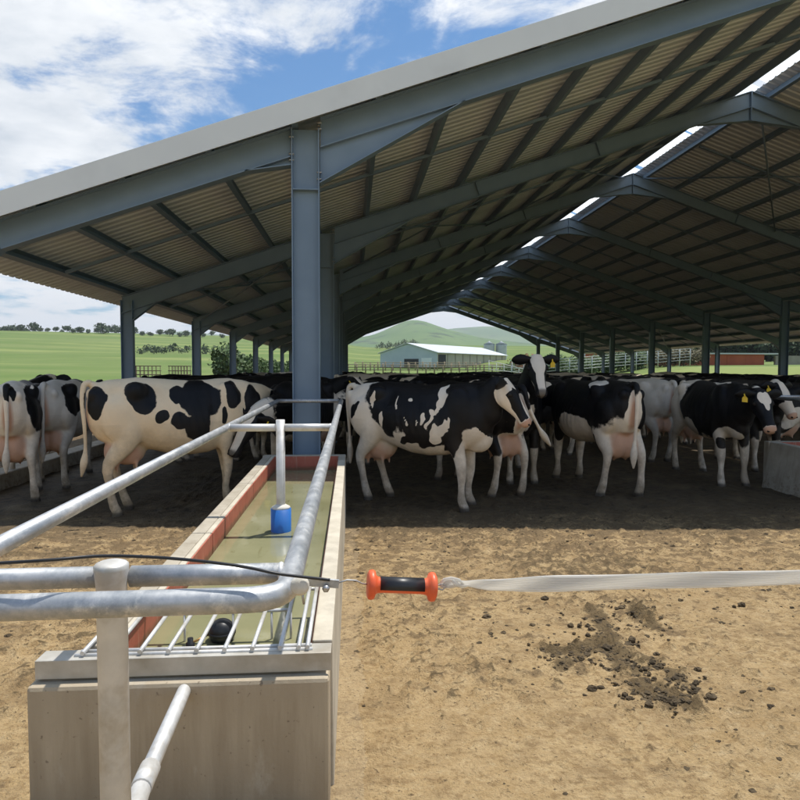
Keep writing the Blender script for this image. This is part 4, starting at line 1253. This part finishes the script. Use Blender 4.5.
# the dung heap trail right of centre
for a_, b_ in SEG:
    for _ in range(120):
        c0 = a_.lerp(b_, random.random())
        clod(mb, c0.x + random.gauss(0, .075), c0.y + random.gauss(0, .055), abs(random.gauss(0, .0065)) + .003, random.uniform(-.001, .014))
trail = [(545, 655), (575, 645), (600, 655), (625, 668), (640, 690), (660, 700), (655, 660), (690, 690), (630, 640), (650, 635), (610, 640), (600, 615), (635, 610), (655, 605), (660, 630), (680, 700)]
for px, py in trail:
    c0 = at(px, py, Z=0)
    for _ in range(9):
        x = c0.x + random.gauss(0, .06); y = c0.y + random.gauss(0, .042)
        clod(mb, x, y, abs(random.gauss(.002, .008)) + .003, random.uniform(-.002, .006))
for px, py in ((487, 618), (592, 690), (545, 600)):
    c0 = at(px, py, Z=0); clod(mb, c0.x, c0.y, random.uniform(.018, .03), .004)
tag(mb.build('dung_clods', M['manure']), 'scattered crumbs of dried dung lying on the tan yard', 'dung', None, 'stuff')

# field: polar sheet out to the foot of the hills
def az_px(x, y): return 352 + 648 * (x / y) if y > 1 else (-2000 if x < 0 else 3000)
def fieldz(x, y):
    r = math.hypot(x, y)
    p = az_px(x, y)
    if y > 0: ridge = 26 - 8.5 * ss((p - 290) / 90)
    else: ridge = 20
    z = -.06 + ridge * (max(0., min(1.0, (r - 62) / 440)) ** 1.6)
    if r > 500: z -= (r - 500) * .004
    if x > 24 and y > 0: z += 1.75 * ss((x - 26) / 16) * ss(r / 60)
    z += noise.noise((x * .01, y * .01, 0)) * 1.2 * ss((r - 90) / 200)
    return z
rs = [0.5] + [2 * 1.058 ** i for i in range(142)]
na = 300
vs = []; fs = []
for r in rs:
    for k in range(na):
        a = 2 * math.pi * k / na
        x, y = r * math.sin(a), r * math.cos(a) + 20
        z = fieldz(x, y)
        if -31 < x < 27 and -26 < y < 67: z = min(z, -.05)
        vs.append((x, y, z))
for i in range(len(rs) - 1):
    for k in range(na):
        k2 = (k + 1) % na
        fs.append((i * na + k, (i + 1) * na + k, (i + 1) * na + k2, i * na + k2))
fs.append(tuple(range(na)))
mb = MB(); mb.add(vs, fs, True)
tag(mb.build('field', M['field']), 'green pasture fields rolling away beyond the shed', 'field', None, 'structure')

def hill(prof, dist, label, depth):
    P = []
    for px, py in prof:
        w_ = at(px, py, Y=dist); P.append((w_.x, w_.z))
    P = [(P[0][0] - depth, 0)] + P + [(P[-1][0] + depth, 0)]
    xs = np.linspace(P[0][0], P[-1][0], 160); zs = np.interp(xs, [p[0] for p in P], [p[1] for p in P])
    for _ in range(2): zs[1:-1] = (zs[:-2] + 2 * zs[1:-1] + zs[2:]) / 4
    vs = []; fs = []; nv = 26
    for j in range(nv + 1):
        v = j / nv * 2 - 1
        sh = max(0., 1 - abs(v) ** 1.3)
        for i, x in enumerate(xs):
            g = noise.fractal((x / depth * 2.2, v * 2.0, dist * .001), 1.0, 2.0, 5)
            z = zs[i] * sh * (1 + .16 * g * (1 - sh) * 2 * (1 if v < 0 else 1)) + 8 * g * sh * (1 - sh)
            vs.append((x, dist + v * depth, z - 3))
    nx_ = len(xs)
    for j in range(nv):
        for i in range(nx_ - 1): fs.append((j * nx_ + i, j * nx_ + i + 1, (j + 1) * nx_ + i + 1, (j + 1) * nx_ + i))
    mb = MB(); mb.add(vs, fs, True)
    tag(mb.build('hill', M['hill']), label, 'hill', None, 'structure')
hill([(200, 343), (300, 341), (345, 338), (372, 335), (390, 327), (403, 320.5), (413, 318), (423, 320), (437, 326), (455, 331), (480, 337), (520, 342), (580, 347), (640, 351)], 2300, 'green rounded hill rising behind the far barn', 900)
hill([(400, 341), (430, 333), (450, 328), (468, 327), (490, 325.5), (503, 328), (515, 332), (530, 337), (560, 341), (640, 345), (760, 350)], 4200, 'long blue green hill to the right behind the rounded hill', 1200)
hill([(120, 339), (150, 335), (168, 332.5), (181, 330.5), (194, 331.5), (215, 334), (260, 337), (320, 340)], 4300, 'low blue hill on the horizon beyond the left columns', 1000)

# ------------------------------------------------------------------ trees, hedges
def foliage(mb, c, rx, ry, rz, n, s):
    for _ in range(n):
        while True:
            p = Vector((random.uniform(-1, 1), random.uniform(-1, 1), random.uniform(-1, 1)))
            if p.length < 1 and p.length > .25 * random.random(): break
        k = 1 + .35 * noise.noise((p.x * 2.5 + c[0], p.y * 2.5 + c[1], p.z * 2.5))
        q = Vector((c[0] + p.x * rx * k, c[1] + p.y * ry * k, c[2] + p.z * rz * k))
        a = Vector((random.gauss(0, 1), random.gauss(0, 1), random.gauss(0, 1))).normalized(); b = a.orthogonal().normalized()
        t_ = s * random.uniform(.6, 1.3)
        mb.add([q - a * t_, q + b * t_ * .6, q + a * t_, q - b * t_ * .6], [(0, 1, 2, 3)])

def tree(px, py_base, Y, h, w, label, group, mat='leaf', name='tree', n=260, trunk=.25):
    b = at(px, py_base, Y=Y)
    zg = fieldz(b.x, b.y); 
    o = empty(name, (b.x, b.y, zg))
    if trunk:
        mb = MB(); mb.tube([(0, 0, -.3), (w * .02, 0, h * trunk), (0, .0, h * .7)], [h * .035, h * .028, h * .012], 7); mb.build('trunk', M['bark'], o)
    mb = MB()
    random.seed(int(px * 7 + Y))
    for k in range(6):
        a = random.uniform(0, 6.28); rr = random.uniform(.1, .5) * w * .5
        zc = h * ((random.uniform(.40, .72) if trunk > .2 else random.uniform(.28, .68)) if trunk else random.uniform(.3, .65))
        foliage(mb, (rr * math.cos(a), rr * math.sin(a), zc), w * .32, w * .32, h * (.30 if trunk else .34), n // 6, max(.10, h * (.11 if Y > 120 else .06)))
    mb.build('crown', M[mat], o)
    tag(o, label, 'tree' if trunk else 'bush', group)
    return o

hor = [(4, 11), (12, 13), (21, 10), (33, 12), (67, 9), (80, 10), (103, 14), (109, 10), (116, 12), (121, 9), (135, 9), (160, 8), (172, 10), (187, 9)]
hor += [(-6, 9), (8, 7), (16, 7), (27, 8), (40, 7), (48, 6), (56, 7), (62, 6), (73, 6), (88, 6), (97, 8), (126, 7), (142, 6), (150, 6), (167, 6), (180, 6), (194, 7), (203, 6), (212, 7), (222, 6), (236, 7), (244, 6), (262, 7)]
for px, s in hor:
    tree(px, 337, 440 + (px * 37) % 50, s * .55, s * .75, 'distant dark tree on the skyline of the left field', 'trees on the skyline of the left field', 'leaf_dark', n=320, trunk=.12)
for i, px in enumerate((140, 147, 154, 160, 166, 173, 180, 188, 205, 214)):
    tree(px, 350, 230 + (i * 17) % 30, 2.6 + (i % 3) * .7, 4.2, 'bush in the hedge line crossing the left field', 'bushes in the hedge line crossing the left field', 'leaf_dark', 'bush', 140, 0)
for i, (px, s) in enumerate(((231, 3.6), (241, 2.2), (252, 2.8), (260, 2.4), (270, 2.6), (279, 2.2), (288, 2.0))):
    tree(px, 372, 62 + i * 3, s * 1.15, s * 1.2, 'leafy green bush growing close beyond the left columns', 'leafy bushes beyond the left columns', 'leaf', 'bush', 1900, 0)
for i in range(16):
    px = 377 + i * 2.6
    tree(px, 341, 470 + i % 4 * 6, 3.6 + (i % 3) * 1.2, 4.5, 'tree in the dark row at the foot of the rounded hill', 'trees in the row at the foot of the rounded hill', 'leaf_dark', n=60, trunk=.15)
for i in range(30):
    px = 512 + i * 6.4
    kind = 0 if 1 <= i <= 3 else (2 if i > 21 else 1)
    tree(px, 366, 82 + (i * 7) % 6, 2.5 + (i * 5 % 4) * .35, 3.2, ('rust coloured bush behind the white pipe fence', 'green bush in the hedge behind the white pipe fence', 'brownish bush beside the low red shed')[kind],
         ('rust coloured bushes', 'bushes in the hedge behind the white pipe fence', 'brownish bushes beside the low red shed')[kind], ('leaf_rust', 'leaf', 'leaf_brown')[kind], 'bush', 900, 0)
for i in range(15):
    px = 640 + i * 13
    tree(px, 362, 128 + (i * 11) % 12, 5.6 + (i % 4) * .8, 7.5, 'dark tree behind the low red shed', 'dark trees behind the low red shed', 'leaf_dark', n=700, trunk=.12)

# ------------------------------------------------------------------ farm buildings behind
def prism_building(label, c0, gdir, gw, sdir, sl, eave, apex, zb, mats, cat='barn', overhang=.5):
    """corner c0; gable wall along gdir (width gw); side wall along sdir (length sl)"""
    g = Vector((*gdir, 0)).normalized(); s = Vector((*sdir, 0)).normalized(); b = Vector((c0[0], c0[1], zb))
    o = empty('barn', b)
    up_ = Vector((0, 0, 1))
    P = lambda a, c, z: g * a + s * c + up_ * z
    th = .25
    gv = [(0, 0), (gw, 0), (gw, eave), (gw / 2, apex), (0, eave)]
    for c in (0, sl - th):
        mb = MB(); mb.add([P(a, c, z) for a, z in gv] + [P(a, c + th, z) for a, z in gv], [(4, 3, 2, 1, 0), (5, 6, 7, 8, 9)] + [(i, (i + 1) % 5, (i + 1) % 5 + 5, i + 5) for i in range(5)])
        mb.build('gable_wall', mats[0], o)
    for a in (0, gw - th):
        mb = MB(); mb.hexa([P(a + .01, th + .01, 0), P(a + th, th + .01, 0), P(a + th, sl - th - .01, 0), P(a + .01, sl - th - .01, 0), P(a + .01, th + .01, eave - .02), P(a + th, th + .01, eave - .02), P(a + th, sl - th - .01, eave - .02), P(a + .01, sl - th - .01, eave - .02)])
        mb.build('side_wall', mats[1], o)
    k = (apex - eave) / (gw / 2)
    for a0, a1 in ((-overhang, gw / 2), (gw / 2, gw + overhang)):
        z0 = eave - k * overhang if a0 < 0 else apex; z1 = apex if a0 < 0 else eave - k * overhang
        mb = MB(); e = .06
        mb.hexa([P(a0, -.4, z0 + e), P(a1, -.4, z1 + e), P(a1, sl + .4, z1 + e), P(a0, sl + .4, z0 + e), P(a0, -.4, z0 + e + .15), P(a1, -.4, z1 + e + .15), P(a1, sl + .4, z1 + e + .15), P(a0, sl + .4, z0 + e + .15)])
        mb.build('roof', mats[2], o)
    tag(o, label, cat)
    return o, P
c0 = at(437, 366, Y=150)
brn, P = prism_building('large pale barn with a grey gable roof on the slope behind the shed', (c0.x, c0.y), (-.8, .6), 16, (.6, .8), 40, 3.4, 5.6, c0.z - .3, (M['barn_wall'], M['barn_side'], M['barn_roof']))
for a, w_, h_ in ((-.01, 0, 0),):
    mb = MB(); mb.hexa([P(-.06, .6, .2), P(.0, .6, .2), P(.0, 4.2, .2), P(-.06, 4.2, .2), P(-.06, .6, 3.0), P(.0, .6, 3.0), P(.0, 4.2, 3.0), P(-.06, 4.2, 3.0)]); mb.build('doorway_shade', M['dark'], brn)  # solid dark slab on the wall, painted as the shade of an opening
    mb = MB(); mb.hexa([P(5, -.06, 0), P(9, -.06, 0), P(9, -.005, 0), P(5, -.005, 0), P(5, -.06, 2.0), P(9, -.06, 2.0), P(9, -.005, 2.0), P(5, -.005, 2.0)]); mb.build('doorway_shade', M['dark'], brn)  # same painted shade on the gable wall, no real opening
    mb = MB(); mb.hexa([P(1.4, -.06, 0), P(4.2, -.06, 0), P(4.2, -.005, 0), P(1.4, -.005, 0), P(1.4, -.06, 2.2), P(4.2, -.06, 2.2), P(4.2, -.005, 2.2), P(1.4, -.005, 2.2)]); mb.build('door', M['white_paint'], brn)
    for i in range(9):
        mb = MB(); x = 5 + i * 4; mb.hexa([P(-.10, x, 0), P(-.0, x, 0), P(-.0, x + .2, 0), P(-.10, x + .2, 0), P(-.10, x, 3.3), P(-.0, x, 3.3), P(-.0, x + .2, 3.3), P(-.10, x + .2, 3.3)]); mb.build('wall_post', M['block'], brn)
for px, dx in ((489, 0), (501, 0)):
    b = at(px, 366, Y=205); zt_ = at(px, 344.3, Y=205).z
    o = empty('silo', (b.x, b.y, b.z)); H = zt_ - b.z
    mb = MB(); mb.lathe((0, 0, 0), (0, 0, 1), [(0, 1.75)] + [(H * i / 14, 1.75 + (.03 if i % 2 else 0)) for i in range(1, 15)], 24); mb.build('tank', M['silo'], o)
    mb = MB(); mb.lathe((0, 0, H + .01), (0, 0, 1), [(0, 1.85), (.75, .3), (.95, .28), (1.0, .01)], 24); mb.build('cone_roof', M['barn_roof'], o)
    tag(o, 'left galvanised grain silo behind the pale barn' if px < 495 else 'right galvanised grain silo behind the pale barn', 'silo', 'grain silos behind the pale barn')
b0 = at(648, 366, Y=92); b1 = at(764, 366, Y=92); b2 = at(830, 366, Y=92)
zr_ = b0.z - .6
o = empty('low_shed', (b0.x, b0.y, zr_))
mb = MB(); mb.box((0, 0, 0), (b1.x - b0.x, 5, 2.35)); mb.build('wall', M['red_wall'], o)
mb = MB(); mb.box((-.3, -.4, 2.36), (b1.x - b0.x + 2.0, 5.4, 2.55)); mb.build('roof', M['barn_roof'], o)
for i in range(6):
    mb = MB(); x = .4 + i * 2.9; mb.box((x, -.04, .1), (x + .1, -.003, 2.3)); mb.build('batten', M['red_wall'], o)
tag(o, 'low red walled shed with a pale roof edge beyond the right columns', 'shed')
mb = MB(); mb.box((b1.x + 2.1, b1.y + .5, zr_), (b2.x + 6, b1.y + .9, zr_ + 2.2))
tag(mb.build('block_wall', M['block']), 'grey block wall adjoining the right end of the low red shed', 'wall')
bA, bB = at(566, 366, Y=118), at(642, 366, Y=118)
o = empty('low_shed', (bA.x, bA.y, bA.z - .6))
mb = MB(); mb.box((5, 0, 0), (bB.x - bA.x, 4, 3.0)); mb.build('wall', M['red_wall'], o)
mb = MB(); mb.box((4.7, -.3, 3.01), (bB.x - bA.x + .3, 4.3, 3.15)); mb.build('roof', M['barn_roof'], o)
tag(o, 'small rusty red shed half hidden by bushes left of the low red shed', 'shed')
b = at(518, 362, Y=118)
mb = MB(); mb.lathe((b.x - 1.4, b.y, b.z - .7), (1, 0, 0), [(0, .9), (.02, 1.0), (2.8, 1.0), (2.82, .9)], 20)
tag(mb.build('tarpaulin_bale', M['green_sheet']), 'bright green covered bale beside the rust coloured bushes', 'bale')

# fences
def fence(label, pA, pB, nposts, h, rails, mp, mr, pr=.06, rr=.035, name='rail_fence'):
    a, b = Vector(pA), Vector(pB)
    o = empty(name, a)
    for i in range(nposts):
        p = (b - a) * (i / (nposts - 1))
        mb = MB(); mb.tube([p + Vector((0, 0, -.3)), p + Vector((0, 0, h * (1 + .06 * math.sin(i * 2.3))))], pr, 8); mb.build('post', mp, o)
    for z in rails:
        mb = MB(); mb.tube([Vector((0, -pr, z)), (b - a) + Vector((0, -pr, z))], rr, 6); mb.build('rail', mr, o)
    tag(o, label, 'fence')
    return o
g0 = lambda px, Y, dz=0: (lambda w_: (w_.x, w_.y, fieldz(w_.x, w_.y) + dz))(at(px, 368, Y=Y))
fence('timber yard fence with dark posts in front of the pale barn', g0(330, 86, .75), g0(540, 90, .75), 26, 1.25, (.45, .8, 1.15), M['wood'], M['wood'], .10, .06)
fence('second timber fence standing further up towards the pale barn', g0(355, 112, .9), g0(480, 116, .9), 18, 1.25, (.5, 1.1), M['wood'], M['wood'], .11, .06)
fence('white pipe fence with five rails beyond the right columns', g0(512, 72, .55), g0(690, 74, .55), 17, 1.75, (.4, .75, 1.1, 1.4, 1.7), M['silo'], M['silo'], .05, .026)
# sloping loading ramp rail near the barn
a = Vector(g0(489, 80, .8)); o = empty('loading_ramp', a)
for i in range(6):
    mb = MB(); x = i * .95; mb.tube([(x, 0, -.5), (x, 0, 1.75 - i * .22)], .045, 8); mb.build('post', M['white_pipe'], o)
for z in (1.7, 1.1, .6):
    mb = MB(); mb.tube([(0, -.06, z), (4.75, -.06, z - 1.1 if z > 1.5 else z - .45)], .04, 8); mb.build('rail', M['white_pipe'], o)
tag(o, 'white pipe loading ramp sloping down to the right beside the pale barn', 'ramp')
# wire crates at the left
for px, w_, lb in ((144, 1.5, 'wire stock crate standing in the grass right of the first left column'), (178, 1.1, 'smaller wire stock crate standing left of the second left column')):
    b = at(px, 377, Y=42); b.z = -.05
    o = empty('stock_crate', b)
    for x in np.linspace(-w_ / 2, w_ / 2, 7):
        for y in (0, .9):
            mb = MB(); mb.tube([(x, y, 0), (x, y, 1.75)], .02, 6); mb.build('bar', M['bark'], o)
    for z in (1.2, 1.45, 1.75):
        for y in (-.03, .93):
            mb = MB(); mb.tube([(-w_ / 2 - .05, y, z), (w_ / 2 + .05, y, z)], .028, 6); mb.build('rail', M['bark'], o)
    tag(o, lb, 'crate')

# ------------------------------------------------------------------ air, sky, sun
mb = MB(); mb.box((-7500, -3000, -9), (7500, 7000, 420))
hz = NT('haze'); hz.n.remove(hz.bsdf)
pv = hz.node('ShaderNodeVolumePrincipled'); pv.inputs['Density'].default_value = .00019; pv.inputs['Color'].default_value = (.86, .92, 1, 1)
pv.inputs['Anisotropy'].default_value = .1
hz.l.new(pv.outputs[0], hz.out.inputs['Volume'])
tag(mb.build('haze', hz.mat), 'thin pale air over the whole farm', 'haze', None, 'stuff')

world = bpy.data.worlds.new('World'); sc.world = world; world.use_nodes = True
wt = world.node_tree; wn = wt.nodes; wl = wt.links
bg = wn['Background']
SUN_TO = Vector((.25, .23, 1)).normalized()
sky = wn.new('ShaderNodeTexSky'); sky.sky_type = 'NISHITA'; sky.sun_disc = False
sky.sun_elevation = math.asin(SUN_TO.z); sky.sun_rotation = math.atan2(SUN_TO.x, SUN_TO.y)
sky.air_density = 1.0; sky.dust_density = .6; sky.ozone_density = 1.6
tc = wn.new('ShaderNodeTexCoord')
sp_ = wn.new('ShaderNodeSeparateXYZ'); wl.new(tc.outputs['Generated'], sp_.inputs[0])
def wm(op, a, b, clamp=False):
    nd = wn.new('ShaderNodeMath'); nd.operation = op; nd.use_clamp = clamp
    for s_, v_ in zip(nd.inputs, (a, b)):
        if isinstance(v_, bpy.types.NodeSocket): wl.new(v_, s_)
        else: s_.default_value = v_
    return nd.outputs[0]
den = wm('ADD', wm('MAXIMUM', sp_.outputs[2], 0.0), .13)
cx, cy = wm('DIVIDE', sp_.outputs[0], den), wm('DIVIDE', sp_.outputs[1], den)
cb = wn.new('ShaderNodeCombineXYZ'); wl.new(cx, cb.inputs[0]); wl.new(cy, cb.inputs[1])
def wnoise(scale, detail, rough, loc, sx=1, sy=1):
    mp = wn.new('ShaderNodeMapping'); wl.new(cb.outputs[0], mp.inputs[0]); mp.inputs['Location'].default_value = loc; mp.inputs['Scale'].default_value = (sx, sy, 1)
    nd = wn.new('ShaderNodeTexNoise'); wl.new(mp.outputs[0], nd.inputs[0]); nd.inputs['Scale'].default_value = scale; nd.inputs['Detail'].default_value = detail; nd.inputs['Roughness'].default_value = rough
    nd.inputs['Distortion'].default_value = .25
    return nd.outputs['Fac']
CL = (CLX, CLY, 0); CT0, CT1 = .505, .60
big = wnoise(.75, 2, .5, CL)
fine = wnoise(2.6, 10, .66, CL)
lowc = wm('MULTIPLY', wm('SUBTRACT', .20, sp_.outputs[2], True), .5)
cov = wm('ADD', wm('ADD', wm('MULTIPLY', big, .62), wm('MULTIPLY', fine, .48)), lowc)
rp = wn.new('ShaderNodeValToRGB'); wl.new(cov, rp.inputs[0])
rp.color_ramp.elements[0].position = CT0; rp.color_ramp.elements[0].color = (0, 0, 0, 1)
rp.color_ramp.elements[1].position = CT1; rp.color_ramp.elements[1].color = (1, 1, 1, 1)
rp.color_ramp.interpolation = 'EASE'
sh = wn.new('ShaderNodeValToRGB'); wl.new(wm('SUBTRACT', wm('ADD', wm('MULTIPLY', wnoise(3.4, 8, .6, (CL[0] + .06, CL[1] - .05, 0)), .7), wm('MULTIPLY', cov, .3)), wm('MULTIPLY', wm('SUBTRACT', .24, sp_.outputs[2], True), 1.25)), sh.inputs[0])
sh.color_ramp.elements[0].position = .40; sh.color_ramp.elements[0].color = (3.15, 3.2, 3.26, 1)
sh.color_ramp.elements[1].position = .70; sh.color_ramp.elements[1].color = (1.75, 1.95, 2.2, 1)
mxw = wn.new('ShaderNodeMix'); mxw.data_type = 'RGBA'
wl.new(rp.outputs[0], mxw.inputs[0]); tint = wn.new('ShaderNodeMix'); tint.data_type = 'RGBA'; tint.blend_type = 'MULTIPLY'; tint.inputs[0].default_value = 1; wl.new(sky.outputs[0], tint.inputs[6]); tint.inputs[7].default_value = (.15, .29, .38, 1)
wl.new(tint.outputs[2], mxw.inputs[6]); wl.new(sh.outputs[0], mxw.inputs[7])
wl.new(mxw.outputs[2], bg.inputs[0])
bg.inputs[1].default_value = SKY_S

sd = bpy.data.lights.new('sun', 'SUN'); sd.energy = SUN_S; sd.angle = R(.55); sd.color = (1, .955, .88)
so = bpy.data.objects.new('sun', sd); COL.objects.link(so); so.location = (5, -5, 30)
so.rotation_euler = (-SUN_TO).to_track_quat('-Z', 'Y').to_euler()

sc.view_settings.view_transform = 'Standard'; sc.view_settings.look = 'None'
sc.view_settings.exposure = EXPO; sc.view_settings.gamma = 1; sc.view_settings.use_curve_mapping = False
sc.cycles.max_bounces = 8; sc.cycles.diffuse_bounces = 5; sc.cycles.glossy_bounces = 3; sc.cycles.transmission_bounces = 4; sc.cycles.volume_bounces = 0
sc.cycles.use_denoising = True
sc.cycles.caustics_reflective = False; sc.cycles.caustics_refractive = False
